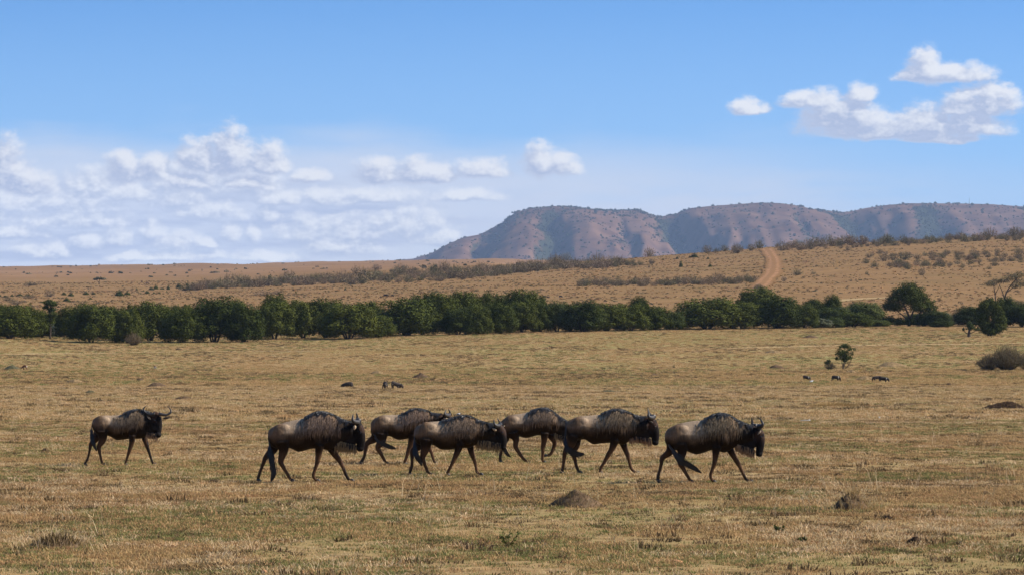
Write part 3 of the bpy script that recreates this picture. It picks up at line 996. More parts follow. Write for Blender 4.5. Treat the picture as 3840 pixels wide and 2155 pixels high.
GT = 'dark green bushy trees along the edge of the plain'
ft = [
 # x0, x1, ytop, base, kind, label
 (-40, 112, 1142, 1269, 'skirt', 'dark tree cut by the left edge of the photo, front of the tree line'),
 (100, 202, 1206, 1263, 'grey', 'low pale grey-green shrub in front of the tree line at far left'),
 (190, 240, 1222, 1262, 'light', 'small green shrub just right of the pale grey-green shrub'),
 (150, 232, 1170, 1260, 'skirt', 'dark tree rising behind the small shrub right of the pale grey-green shrub'),
 (272, 410, 1134, 1285, 'stem', 'broad dark tree whose long shadow reaches left over the grass'),
 (398, 470, 1146, 1284, 'skirt', 'narrow dark tree directly right of the tree with the long shadow'),
 (438, 527, 1156, 1286, 'skirt', 'rounded dark tree behind the small leafless bush at the front of the tree line'),
 (500, 628, 1124, 1277, 'stem', 'dark tree with several pale bare stems showing under its crown'),
 (620, 750, 1150, 1284, 'skirt', 'rounded tree right of the pale bare stems, brighter green on its right side'),
 (728, 884, 1108, 1282, 'stem', 'tall wide dome-shaped tree, the highest crown in the left part of the tree line'),
 (855, 968, 1131, 1282, 'skirt', 'dark tree leaning on the right shoulder of the tall dome-shaped tree'),
 (945, 1012, 1156, 1268, 'skirt', 'narrow bright-edged tree left of the trees on dark stilts'),
 (968, 1092, 1122, 1271, 'stem', 'dark tree on short stems with daylight under it, left of a pair'),
 (1078, 1192, 1121, 1268, 'stem', 'dark tree on short stems with daylight under it, right of a pair'),
 (1160, 1280, 1115, 1266, 'skirt', 'round-topped dark tree left of the low tree with light green tips'),
 (1225, 1392, 1130, 1271, 'stem', 'wide dark tree with light green tips low on its right side'),
 (1362, 1466, 1176, 1265, 'skirt', 'small ball-shaped tree standing in front of the dark tree line'),
 (1428, 1622, 1113, 1257, 'skirt', 'big grey-green tree right of the small ball-shaped tree'),
 (1668, 1770, 1150, 1255, 'skirt', 'front tree just right of the black shaded gap in the tree line'),
 (1745, 1835, 1138, 1253, 'skirt', 'front tree below the highest flat crest, second right of the shaded gap'),
 (1825, 1925, 1132, 1250, 'skirt', 'front tree with lit leaves above the fifth wildebeest from the left'),
 (1912, 2010, 1122, 1245, 'skirt', 'tall pale-leaved front tree at the middle of the tree line'),
 (1985, 2065, 1128, 1244, 'skirt', 'front tree where the tree line steps down to the right'),
 (2048, 2128, 1124, 1243, 'light', 'lighter green low tree at the foot of the step in the tree line'),
 (2124, 2248, 1123, 1243, 'skirt', 'dark spreading tree right of the step in the tree line'),
 (2170, 2228, 1186, 1242, 'light', 'small light shrub in front of the dark spreading tree'),
 (2212, 2338, 1134, 1240, 'skirt', 'tree with a round knob on its crown, right of the dark spreading tree'),
 (2312, 2420, 1132, 1239, 'skirt', 'dark tree under the raised flat-topped crown'),
 (2400, 2506, 1141, 1237, 'skirt', 'sloping dark tree right of the raised flat-topped crown'),
 (2494, 2562, 1164, 1236, 'light', 'low dull green tree in the dip of the tree line'),
 (2552, 2756, 1112, 1233, 'skirt', 'large round dark tree standing alone right of the dip in the tree line'),
 (2728, 2842, 1127, 1232, 'skirt', 'dark tree between the large round tree and the foot of the red road'),
 (2836, 2992, 1105, 1231, 'skirt', 'large dark tree straight below the red dirt road'),
 (2978, 3058, 1135, 1230, 'skirt', 'bright green tree right of the tree below the red road'),
 (3052, 3112, 1190, 1229, 'grey', 'low brownish shrub in front of the column-shaped tree'),
 (3100, 3158, 1186, 1228, 'light', 'low green shrub in front of the column-shaped tree'),
 (3150, 3256, 1167, 1226, 'skirt', 'low rounded tree in front of the pale green tree'),
 (3250, 3330, 1196, 1224, 'light', 'low green shrub at the left foot of the big domed tree'),
 (3470, 3560, 1162, 1223, 'light', 'green shrub at the right foot of the big domed tree'),
 (3495, 3560, 1200, 1226, 'skirt', 'very low dark shrub at the grass edge right of the big domed tree'),
 (3592, 3690, 1144, 1222, 'skirt', 'dark tree behind the left side of the lone front tree at the right'),
]
for (x0, x1, yt, yb, kd, lb) in ft:
    plant_tree(x0, x1, yt, yb, lb, kd, GT)
bt = [
 (-30, 70, 1137, 26, 'skirt', 'back-row tree at the left edge of the photo'),
 (60, 130, 1138, 34, 'skirt', 'back-row tree between the left edge and the flat-topped dark tree'),
 (108, 180, 1152, 30, 'skirt', 'low back-row tree left of the flat-topped dark tree'),
 (222, 312, 1144, 28, 'skirt', 'back-row tree left of the tree with the long shadow'),
 (300, 372, 1137, 40, 'skirt', 'back-row tree behind the tree with the long shadow'),
 (360, 440, 1142, 36, 'skirt', 'back-row tree showing above the narrow dark tree'),
 (455, 520, 1136, 36, 'skirt', 'back-row tree showing above the rounded tree with the leafless bush'),
 (600, 690, 1138, 38, 'skirt', 'back-row tree right above the pale bare stems'),
 (670, 745, 1138, 38, 'skirt', 'back-row tree left of the tall dome-shaped tree'),
 (860, 925, 1118, 36, 'skirt', 'back-row tree peeping over the right shoulder of the tall dome-shaped tree'),
 (995, 1075, 1096, 60, 'skirt', 'blackish tree standing taller behind the trees on short stems'),
 (1080, 1160, 1126, 36, 'skirt', 'back-row tree between the two trees on short stems'),
 (1330, 1430, 1126, 36, 'skirt', 'back-row tree above the small ball-shaped tree'),
 (1525, 1640, 1097, 30, 'skirt', 'back-row tree on the left of the highest crest of the tree line'),
 (1600, 1700, 1091, 26, 'skirt', 'back-row tree above the black shaded gap'),
 (1670, 1780, 1088, 30, 'skirt', 'back-row tree at the middle of the highest flat crest'),
 (1755, 1860, 1090, 30, 'skirt', 'back-row tree on the right of the highest flat crest'),
 (1838, 1925, 1097, 30, 'skirt', 'back-row tree left of the pale-leaved front tree'),
 (1900, 2015, 1080, 24, 'skirt', 'highest crown of the whole tree line, behind the pale-leaved tree'),
 (1980, 2050, 1104, 26, 'skirt', 'back-row tree right of the highest crown'),
 (2100, 2160, 1136, 40, 'light', 'back-row tree filling the notch right of the step'),
 (2362, 2428, 1107, 24, 'stem', 'raised flat-topped crown sticking out of the tree line'),
 (2780, 2912, 1072, 50, 'skirt', 'tall dark tree behind the foot of the red road'),
 (3014, 3108, 1118, 34, 'skirt', 'dome-shaped tree left of the column-shaped tree'),
 (3095, 3152, 1100, 20, 'skirt', 'column-shaped dark tree with a rounded head'),
 (3072, 3182, 1146, 14, 'light', 'dull green tree around the foot of the column-shaped tree'),
 (3178, 3302, 1128, 14, 'light', 'pale green feathery tree left of the big domed tree'),
 (3400, 3500, 1172, 16, 'light', 'green shrub behind the gap under the big domed tree'),
 (3735, 3800, 1108, 30, 'skirt', 'green tree peeping over the right shoulder of the lone front tree'),
 (3770, 3900, 1132, -10, 'stem', 'black shaded tree cut by the right edge of the photo'),
]
for (x0, x1, yt, ex, kd, lb) in bt:
    plant_tree(x0, x1, yt, ('Y', ex), lb, kd, GT)

# flat-topped dark tree at far left, with its own trunk and two-storey crown
def special_tree(name, label, px, ybase, cr, stems, leafm, n, leaf, extraY=None, group=None):
    """cr: list of crown clumps (dx, z, rx, rz) in metres about the foot; stems: polylines with radii"""
    if extraY is not None:
        X, Y, Z = at(px, np.interp(px, [0, 3840], [600, 720]) + extraY)
    else:
        X, Y, Z = hit(px, ybase, 300)
    o = empty(name, (X, Y, Z - 0.03))
    tag(o, label, 'tree', group)
    r = np.random.RandomState(int(px))
    Q = []
    tot = sum(c[2] ** 2 for c in cr)
    for c in cr:
        k_ = int(n * c[2] ** 2 / tot)
        d = r.normal(size=(k_, 3)); d /= np.linalg.norm(d, axis=1)[:, None]
        rad = r.uniform(0.5, 1.06, k_) * (0.88 + 0.25 * np.sin(d[:, 0] * 6 + c[0]) * np.sin(d[:, 1] * 6 + c[1]) + 0.12 * np.sin(d[:, 2] * 9))
        p = d * rad[:, None] * np.array([c[2], c[2], c[3]]) + np.array([c[0], (c[4] if len(c) > 4 else r.normal(0, 0.3)), c[1]])
        Q.append(leafquads(p, d, leaf, r, 0.6))
    me = quads_mesh('crown', np.concatenate(Q), leafm)
    c_ = link(bpy.data.objects.new('crown', me)); c_.parent = o
    V, Fc = [], []
    for (pl, r0, r1) in stems:
        cc = [Vector(q) for q in catmull(pl, 4)]
        tube(V, Fc, cc, [r0 + (r1 - r0) * j / (len(cc) - 1) for j in range(len(cc))], 1.0, 7)
    mesh_obj('trunk', V, Fc, M['bark'], o)
    return o


mpp = 0.042
special_tree('flat_topped_tree', 'odd dark tree with a flat two-storey crown behind the tree line at far left', 188, None,
             [(-0.2, 5.7, 1.0, 0.5), (0.5, 5.5, 0.9, 0.45), (-0.7, 5.0, 0.6, 0.35), (0.2, 4.6, 0.8, 0.6), (0.6, 3.8, 0.7, 0.6), (0.0, 3.2, 0.9, 1.2)],
             [([(0, 0, 0), (0.05, 0, 2), (-0.1, 0, 4), (0.1, 0, 5.3)], 0.16, 0.05)], M['leaf_light'], 2600, 0.22, 20)
# big domed tree on the right
special_tree('domed_tree', 'big domed dark tree standing highest at the right, ground showing through under its crown', 3408, 1222,
             [(0, 6.3, 2.6, 1.5), (-1.6, 5.6, 1.9, 1.4), (1.5, 5.3, 2.1, 1.4), (-2.9, 4.6, 1.6, 1.2), (3.0, 4.2, 1.7, 1.3), (0.2, 4.9, 2.8, 1.6), (3.9, 3.2, 1.5, 1.2),
              (-3.8, 3.5, 1.2, 1.0), (-2.2, 3.4, 1.7, 1.0), (1.8, 3.4, 2.0, 1.1), (2.6, 1.6, 1.5, 1.2), (-3.6, 1.0, 1.6, 0.9), (-1.8, 0.8, 1.6, 0.8), (0.4, 0.8, 1.7, 0.8), (4.2, 1.2, 1.4, 1.1), (2.4, 0.6, 1.5, 0.7)],
             [([(0, 0, 0), (0.1, 0, 1.4), (-0.6, 0, 3.2), (-1.6, 0, 5.0)], 0.28, 0.08), ([(0.1, 0, 0.9), (0.8, 0.2, 2.6), (1.8, 0.1, 4.6)], 0.22, 0.07),
              ([(0.9, 0.2, 1.0), (1.9, 0.0, 2.2), (3.2, 0.0, 3.6)], 0.13, 0.05), ([(-0.1, 0, 1.2), (-1.4, 0, 2.2), (-3.0, 0, 3.6)], 0.15, 0.05)],
             M['leaf_dark'], 26000, 0.22)
# lone front tree on the right with hanging lumpy foliage
special_tree('lumpy_tree', 'lone lumpy dark tree standing forward of the tree line near the right edge', 3713, 1258,
             [(0, 5.4, 1.2, 0.8), (-0.9, 4.9, 1.2, 0.9), (0.9, 4.6, 1.2, 0.9), (-1.6, 4.1, 0.9, 0.7), (0, 4.0, 1.7, 1.1), (1.6, 3.6, 1.0, 0.9), (-1.2, 3.0, 1.4, 1.0), (1.2, 2.8, 1.4, 1.0),
              (2.1, 2.4, 0.8, 0.9), (-1.0, 1.9, 1.3, 0.9), (0.7, 1.7, 1.4, 0.9), (2.0, 1.5, 0.9, 0.8), (1.3, 1.0, 0.9, 0.7), (-0.8, 1.0, 1.2, 0.8), (0.2, 0.7, 1.2, 0.7)],
             [([(-0.3, 0, 0), (-0.2, 0, 1.2), (-0.5, 0, 3.5)], 0.2, 0.06), ([(0.1, 0, 0), (0.4, 0, 1.4), (0.8, 0, 3.2)], 0.18, 0.06)], M['leaf_dark'], 18000, 0.19)
special_tree('sapling', 'small leafy sapling on a short trunk left of the lone lumpy tree', 3634, 1263,
             [(0.0, 2.0, 0.55, 0.45), (0.2, 1.6, 0.75, 0.5), (-0.9, 1.3, 0.25, 0.35), (1.4, 1.3, 0.4, 0.35), (0.9, 1.3, 0.3, 0.25), (0.1, 2.3, 0.3, 0.25)],
             [([(0, 0, 0), (0.0, 0, 0.6), (0.1, 0, 1.6)], 0.32, 0.12), ([(0.1, 0, 0.6), (0.8, 0, 0.9), (1.4, 0, 1.3)], 0.08, 0.03), ([(-0.1, 0, 0.5), (-0.6, 0, 0.8), (-0.9, 0, 1.3)], 0.07, 0.03)],
             M['leaf_light'], 1500, 0.20)
# thorn tree with a see-through flat crown, far right
ac = [(-2.6, 4.5, 1.4, 0.5), (-1.4, 5.0, 1.4, 0.55), (0.0, 5.1, 1.5, 0.6), (1.3, 5.7, 1.6, 0.7), (2.6, 6.1, 1.4, 0.7), (2.4, 5.0, 1.4, 0.7), (3.2, 4.5, 1.1, 0.5), (1.8, 4.2, 1.4, 0.6)]
special_tree('thorn_tree', 'thin flat-topped thorn tree with bare leaning limbs at the right edge on the slope', 3768, None, ac,
             [([(0, 0, 0), (0.0, 0, 2.2), (0.7, 0, 3.8), (2.4, 0, 5.8)], 0.20, 0.05), ([(-1.5, 0, 0), (-1.7, 0, 2.6), (-2.0, 0, 4.4)], 0.13, 0.04), ([(0, 0, 1.8), (-0.5, 0, 3.4), (-1.2, 0, 4.9)], 0.11, 0.03),
              ([(0.5, 0, 3.2), (1.6, 0, 4.0), (3.1, 0, 4.6)], 0.09, 0.03), ([(-1.7, 0, 2.8), (-1.1, 0, 3.9), (-0.6, 0, 5.0)], 0.07, 0.02)], M['twig_olive'], 4200, 0.15, 200).scale = (1.3, 1.3, 1.36)
special_tree('thorn_tree', 'lower grey brush tree beside the leaning thorn tree at the right edge', 3815, None,
             [(0, 2.6, 1.6, 0.5), (1.2, 2.2, 1.5, 0.5), (-0.9, 2.0, 1.4, 0.5), (0.5, 1.4, 1.8, 0.6)],
             [([(0, 0, 0), (0.3, 0, 1.2), (1.0, 0, 2.4)], 0.1, 0.03), ([(0, 0, 0), (-0.4, 0, 1.2), (-0.8, 0, 2.2)], 0.1, 0.03)], M['twig_olive'], 1400, 0.17, 150)
# lone small tree on the plain with a hole in its crown
special_tree('lone_tree', 'lone small green tree on the open plain, thin splayed stems below a ragged crown', 3162, 1385,
             [(0.25, 2.85, 0.62, 0.35), (-0.35, 2.75, 0.28, 0.22), (0.75, 2.5, 0.42, 0.35), (-0.25, 2.05, 0.72, 0.55), (0.35, 1.95, 0.55, 0.55), (0.0, 1.55, 0.7, 0.5), (0.65, 1.45, 0.45, 0.35),
              (-0.85, 1.85, 0.22, 0.2), (-0.75, 1.35, 0.33, 0.25), (1.3, 2.45, 0.2, 0.22), (1.05, 1.95, 0.28, 0.3), (0.2, 1.15, 0.45, 0.25)],
             [([(0, 0, 0), (0.0, 0, 0.4), (0.15, 0, 1.2), (0.2, 0, 2.2)], 0.11, 0.04), ([(0.05, 0, 0.1), (0.5, 0, 0.4), (0.9, 0, 1.1), (1.2, 0, 2.2)], 0.05, 0.02),
              ([(0, 0, 0.3), (-0.15, 0, 0.9), (-0.3, 0, 1.8)], 0.05, 0.02), ([(0.05, 0, 0.3), (0.3, 0, 1.0), (0.5, 0, 2.0)], 0.05, 0.02)], M['leaf_light'], 3200, 0.13)


# ------------------------------------------------------------------ twiggy shrubs
def twig_shrub(seed, n, rx, h, w=0.012, fork=2):
    """fan of thin upright twigs; (k,4,3) quads"""
    r = np.random.RandomState(seed)
    out = []
    for i in range(n):
        a = r.rand() * 6.283; sp = r.rand() ** 0.6
        tip = np.array([math.cos(a) * rx * sp, math.sin(a) * rx * sp, h * (1 - 0.55 * sp ** 2.2) * r.uniform(0.7, 1.08)])
        b0 = np.array([math.cos(a) * rx * 0.25 * r.rand(), math.sin(a) * rx * 0.25 * r.rand(), 0])
        mid = b0 * 0.5 + tip * 0.5 + np.array([math.cos(a), math.sin(a), 0]) * rx * 0.10 * sp + r.normal(0, 0.04, 3) * rx
        for (p, q, w0, w1) in ((b0, mid, w, w * 0.8), (mid, tip, w * 0.8, w * 0.4)):
            s = np.cross(q - p, r.normal(size=3)); s /= np.linalg.norm(s) + 1e-9
            out.append([p - s * w0, p + s * w0, q + s * w1, q - s * w1])
        for f in range(fork):
            t_ = r.uniform(0.2, 0.9); p = mid * (1 - t_) + tip * t_
            q = p + r.normal(0, 0.13, 3) * np.array([rx, rx, h]) + np.array([0, 0, 0.08 * h])
            s = np.cross(q - p, r.normal(size=3)); s /= np.linalg.norm(s) + 1e-9
            out.append([p - s * w * 0.6, p + s * w * 0.6, q + s * w * 0.3, q - s * w * 0.3])
    return np.array(out)


def shrub_thing(name, label, px, ybase, parts, Ymin=300):
    X, Y, Z = hit(px, ybase, Ymin)
    o = empty(name, (X, Y, Z - 0.02)); tag(o, label, 'bush')
    for (nm, Q, m_, off) in parts:
        c = link(bpy.data.objects.new(nm, quads_mesh(nm, Q + np.array(off), m_))); c.parent = o
    return o


def leafball(seed, n, r3, size):
    r = np.random.RandomState(seed)
    d = r.normal(size=(n, 3)); d /= np.linalg.norm(d, axis=1)[:, None]
    return leafquads(d * (r.rand(n) ** 0.4)[:, None] * np.array(r3), d, size, r)


shrub_thing('thorn_bush', 'big brown twiggy bush on the plain at the right edge', 3775, 1387,
            [('branches', np.concatenate([twig_shrub(1, 700, 2.4, 2.9, 0.016, 3), twig_shrub(2, 420, 1.7, 1.9, 0.016, 3) + np.array([-2.2, -0.3, 0]), twig_shrub(3, 300, 1.6, 2.2, 0.016, 3) + np.array([2.6, 0, 0])]), M['twig'], (0, 0, 0)),
             ('leaves', np.concatenate([leafball(4, 900, (2.0, 1.4, 1.2), 0.10) + np.array([0.4, 0, 1.5]), leafball(5, 260, (0.8, 0.6, 0.6), 0.10) + np.array([1.0, -0.7, 0.7])]), M['leaf_olive'], (0, 0, 0))])
shrub_thing('small_bush', 'small half-bare bush left of the lone small tree on the plain', 3112, 1385,
            [('branches', twig_shrub(6, 170, 0.75, 0.95, 0.011, 3), M['twig'], (0, 0, 0)),
             ('leaves', np.concatenate([leafball(7, 160, (0.35, 0.3, 0.2), 0.12) + np.array([-0.35, 0, 0.85]), leafball(8, 120, (0.3, 0.3, 0.18), 0.12) + np.array([-0.1, 0, 1.05])]), M['leaf_light'], (0, 0, 0))])
shrub_thing('leafless_bush', 'small leafless grey bush at the front of the tree line, right of the long shadow', 500, 1294,
            [('branches', twig_shrub(9, 260, 1.5, 1.9, 0.018, 3), M['twig'], (0, 0, 0))])
shrub_thing('brown_bush', 'dry brown bush between the low shrubs and the lone lumpy tree', 3585, 1214,
            [('branches', twig_shrub(10, 260, 1.5, 2.4, 0.02, 3), M['twig'], (0, 0, 0))])
shrub_thing('brown_bush', 'olive brown bush right of the very low dark shrub at the grass edge', 3560, 1222,
            [('branches', twig_shrub(12, 220, 1.6, 1.7, 0.02, 3), M['twig_olive'], (0, 0, 0)), ('leaves', leafball(13, 300, (1.4, 1.0, 0.7), 0.14) + np.array([0, 0, 0.8]), M['leaf_olive'], (0, 0, 0))])
shrub_thing('brown_bush', 'thin grey-green bush on top of the tall dark tree by the red road', 2845, 1098,
            [('branches', twig_shrub(14, 240, 2.2, 2.6, 0.022, 3), M['twig_olive'], (0, 0, 0)), ('leaves', leafball(15, 260, (1.8, 1.2, 1.0), 0.2) + np.array([0, 0, 1.4]), M['leaf_olive'], (0, 0, 0))], 760)
shrub_thing('sapling_bush', 'tiny upright seedling on the open plain left of the lone small tree', 2527, 1378,
            [('branches', twig_shrub(16, 26, 0.2, 0.5, 0.012, 2), M['leaf_olive'], (0, 0, 0))])

# hillside shrubs: shared meshes, one object per shrub
BR = []
for i in range(5):
    q = np.concatenate([twig_shrub(700 + i, 70, 0.5, 0.95, 0.008, 2), bushel(150, 0.5, 0.85, 0.085, 710 + i)])
    BR.append(quads_mesh('hill_bush', q, M['twig'] if i < 3 else M['twig_olive']))
GR = [quads_mesh('green_bush', np.concatenate([bushel(260, 0.5, 0.55, 0.14, 730 + i), bushel(260, 0.38, 0.95, 0.14, 740 + i)]), M['leaf_dark']) for i in range(3)]


def hill_bush(px, yb, wpx, hpx, kind, label, group, Ymin=800, name=None, cat='bush'):
    X, Y, Z = hit(px, yb, Ymin)
    me = (GR if kind == 'g' else BR)
    i = rnd.randrange(len(me))
    if kind == 'o': i = 3 + rnd.randrange(2)
    if kind == 'b': i = rnd.randrange(3)
    o = bpy.data.objects.new(name or ('green_bush' if kind == 'g' else 'brown_bush'), me[i])
    link(o)
    o.location = (X, Y, Z - 0.05)
    sx = wpx / F * Y; sz = hpx / F * Y
    o.scale = (sx, sx, sz); o.rotation_euler = (0, 0, rnd.random() * 6.28)
    return tag(o, label, cat, group)


def band(poly_lo, poly_hi, n, w0, w1, label, group, kinds='bbo'):
    """shrubs whose feet lie between two picture lines"""
    x0, x1 = poly_lo[0][0], poly_lo[-1][0]
    lo = np.array(poly_lo, float); hi = np.array(poly_hi, float)
    for i in range(n):
        px = x0 + (x1 - x0) * ((i + rnd.random()) / n)
        f = rnd.random()
        y = np.interp(px, lo[:, 0], lo[:, 1]) * (1 - f) + np.interp(px, hi[:, 0], hi[:, 1]) * f
        w = rnd.uniform(w0, w1)
        lb = label if isinstance(label, str) else next(l for lim, l in label if px < lim)
        hill_bush(px, y, w, w * rnd.uniform(0.5, 0.75), rnd.choice(kinds), lb, group)


LB1 = [(960, 'leafless bush at the left tip of the long scrub band, above the tall dome-shaped tree'), (1250, 'leafless bush in the long scrub band, above the trees on short stems'),
       (1500, 'leafless bush in the long scrub band, above the small ball-shaped tree'), (1750, 'leafless bush in the long scrub band, straight below the left foot of the mountain'),
       (2000, 'leafless bush in the long scrub band, above the highest crest of the tree line'), (9999, 'leafless bush at the right end of the long scrub band, where it nears the ridge')]
GB1 = 'brown bushes in the long scrub band'
band([(690, 1091), (960, 1077), (1200, 1069), (1500, 1062), (1700, 1056), (1900, 1032), (2100, 1010), (2330, 1003)],
     [(690, 1076), (960, 1062), (1250, 1044), (1400, 1024), (1600, 1018), (1900, 1006), (2050, 994), (2330, 990)], 130, 40, 78, LB1, GB1)
LB2 = [(2400, 'leafless bush in the left third of the lower scrub row above the tree line'), (2620, 'leafless bush in the middle of the lower scrub row above the tree line'),
       (9999, 'leafless bush in the lower scrub row, at its end touching the red road')]
GB2 = 'brown bushes in the lower scrub row'
band([(2165, 1076), (2300, 1074), (2500, 1072), (2830, 1063)], [(2165, 1064), (2300, 1062), (2500, 1060), (2830, 1052)], 46, 32, 56, LB2, GB2)
LB3 = [(2450, 'brown bush on the ridge line, below the saddle of the mountain'), (9999, 'brown bush on the ridge line close to the left of the red road')]
GB3 = 'brown bushes on the ridge left of the road'
band([(2060, 982), (2300, 970), (2540, 958), (2760, 950), (2850, 940)], [(2060, 976), (2300, 960), (2540, 946), (2760, 932), (2850, 926)], 28, 32, 60, LB3, GB3)
LB4 = [(3130, 'brown bush on the ridge line, first stretch right of the red road'), (3400, 'brown bush on the ridge line, below the right-hand saddle of the mountain'),
       (3640, 'brown bush on the ridge line, left of the needle-thin mast'), (9999, 'brown bush on the ridge line, right of the needle-thin mast')]
GB4 = 'brown bushes on the ridge right of the road'
band([(2930, 942), (3100, 934), (3300, 925), (3560, 910), (3850, 903)], [(2930, 925), (3100, 914), (3300, 903), (3560, 888), (3850, 880)], 60, 38, 68, LB4, GB4)
LB5 = 'scattered brown bush on the bare slope right of the red road'
GB5 = 'scattered brown bushes on the right slope'
for (px, y, w) in [(3258, 967, 34), (3300, 952, 28), (3316, 979, 56), (3350, 976, 46), (3394, 975, 60), (3440, 972, 40), (3357, 997, 42), (3405, 1011, 40), (3476, 998, 44), (3510, 965, 34), (3547, 960, 26),
                   (3532, 1001, 38), (3595, 975, 42), (3640, 990, 38), (3610, 1005, 28), (3659, 972, 34), (3730, 998, 40), (3708, 1010, 28), (3767, 966, 36), (3790, 980, 36), (3819, 950, 40), (3830, 985, 30),
                   (3470, 960, 30), (3690, 955, 30), (3740, 950, 28), (3180, 940, 30), (3560, 1000, 26), (3672, 985, 30)]:
    hill_bush(px, y, w, w * rnd.uniform(0.55, 0.8), 'o' if rnd.random() < .5 else 'b', LB5, GB5)
hill_bush(3457, 1032, 40, 32, 'b', 'lone brown bush casting a shadow leftward, lowest of the scattered right-slope bushes', GB5)
hill_bush(2990, 1032, 62, 27, 'o', 'wide olive bush close to the right of the red road', GB5)
hill_bush(3051, 1028, 24, 15, 'o', 'little olive bush right of the wide olive bush by the red road', GB5)
hill_bush(2940, 1055, 28, 24, 'b', 'brown bush at the right edge of the lower end of the red road', GB5)
hill_bush(3250, 1030, 16, 18, 'o', 'small upright bush on the bare slope above the big domed tree, left one', GB5)
hill_bush(3191, 1055, 14, 12, 'b', 'tiny brown bush on the bare slope above the column-shaped tree', GB5)
hill_bush(3365, 893, 30, 26, 'b', 'round brown bush standing up alone on the skyline right of the road', GB4)
for (px, y, w, h, l) in [(112, 1118, 64, 16, 'brown thicket among green bushes at far left of the hill'), (186, 1112, 56, 32, 'grey-brown bush above the flat-topped dark tree at far left'), (30, 1128, 60, 20, 'grey scrub clump at the left edge above the tree line'),
                         (120, 1071, 92, 16, 'dark brown thicket alone on the far slope at left'), (60, 1140, 80, 22, 'brown scrub just above the tree line at the left edge'), (985, 1108, 90, 24, 'brown scrub behind the blackish tall tree'), (1040, 1104, 50, 22, 'brown scrub right above the blackish tall tree'),
                         (1410, 1012, 52, 26, 'round brown bush standing above the long scrub band')]:
    hill_bush(px, y, w, h, 'b', l, 'brown thickets on the left hill')
GL = 'dark green bushes dotted on the left hill'
gb = [(240, 1106, 24, 14, 'green bush, left of a close pair on the hill above the flat-topped tree'), (266, 1110, 26, 16, 'green bush, right of a close pair on the hill above the flat-topped tree'),
      (250, 1130, 34, 18, 'green bush just right of the flat-topped dark tree'), (322, 1105, 30, 14, 'green bush with a thin dry tree behind it, left hill'), (351, 1105, 20, 12, 'small green bush touching the one with the dry tree'),
      (339, 1122, 18, 9, 'low green bush alone above the tree with the long shadow'), (446, 1109, 42, 26, 'largest green bush on the left hill'), (478, 1106, 30, 16, 'green bush joined to the right of the largest one'),
      (114, 1140, 13, 8, 'tiny green bush close left of the flat-topped tree'), (155, 1135, 11, 7, 'tiny green bush touching the top of the tree line beside the flat-topped tree'),
      (20, 1114, 26, 9, 'flat green bush near the left edge of the hill'), (45, 1111, 16, 10, 'small round green bush near the left edge of the hill'), (74, 1109, 30, 10, 'flat green bush right of the small round one near the left edge'), (104, 1110, 32, 10, 'flat green bush above the brown thicket at far left'), (0, 1112, 14, 10, 'green bush cut by the left edge of the hill'),
      (551, 1101, 24, 15, 'dark green bush at the lower end of a slanting row on the left hill'), (567, 1087, 24, 13, 'dark green bush in the middle of a slanting row'), (585, 1084, 20, 20, 'tall dark green bush at the upper end of a slanting row'),
      (513, 1089, 11, 11, 'tiny green bush left of the slanting row'), (538, 1092, 9, 7, 'tiny dot-like green bush beside the slanting row'), (528, 1102, 10, 6, 'tiny low green bush below the slanting row'), (577, 1101, 13, 8, 'tiny green bush right below the slanting row'),
      (597, 1100, 16, 7, 'low green bush right of the slanting row'), (608, 1085, 20, 8, 'flat green bush between the slanting row and the scrub band'), (631, 1086, 15, 20, 'upright green bush left of the scrub band'), (625, 1095, 9, 7, 'tiny green bush under the upright one'),
      (670, 1080, 28, 22, 'dark green bush at the left tip of the long scrub band'), (701, 1071, 12, 14, 'small green bush on the left end of the scrub band'), (722, 1074, 24, 18, 'blackish green bush on the left end of the scrub band'),
      (780, 1062, 20, 10, 'green bush inside the upper left of the scrub band'), (850, 1055, 26, 9, 'low green bush on top of the scrub band at left')]
for (px, y, w, h, l) in gb:
    hill_bush(px, y, w, h, 'g', l, GL)
GR2 = 'dark green bushes dotted on the middle hill'
for (px, y, w, h, l) in [(1012, 1052, 25, 27, 'tall dark green bush standing out above the scrub band at left centre'), (1555, 1015, 24, 15, 'dark green bush above the scrub band left of the mountain foot'), (1295, 1088, 11, 13, 'small green bush alone between scrub band and trees'),
                         (1271, 1088, 8, 6, 'tiny green bush left of the small one between scrub and trees'), (1110, 1098, 9, 9, 'tiny grey-green bush above the trees on short stems'), (2553, 1002, 18, 29, 'tall narrow green bush on the slope left of the red road'),
                         (2663, 1001, 18, 15, 'round green bush on the slope nearest the red road'), (2604, 966, 34, 19, 'big dark green bush on the ridge left of the road'), (2539, 972, 13, 11, 'small green bush on the slope left of the tall narrow one'),
                         (2487, 977, 11, 9, 'tiny green bush furthest left under the ridge bushes'), (2655, 972, 13, 11, 'small round green bush below the ridge, left of the road'), (2586, 967, 11, 10, 'tiny green bush touching the big dark one on the ridge'), (2808, 930, 14, 11, 'dark green bush on the skyline beside the top of the road'),
                         (2793, 932, 10, 7, 'tiny dark bush on the skyline left of the top of the road'), (1238, 1040, 9, 8, 'tiny green bush at the top edge of the scrub band'), (1254, 1041, 11, 7, 'tiny green bush right beside another at the top of the scrub band'), (3385, 892, 9, 8, 'tiny dark green bush on the skyline by the round brown bush')]:
    hill_bush(px, y, w, h, 'g', l, GR2)
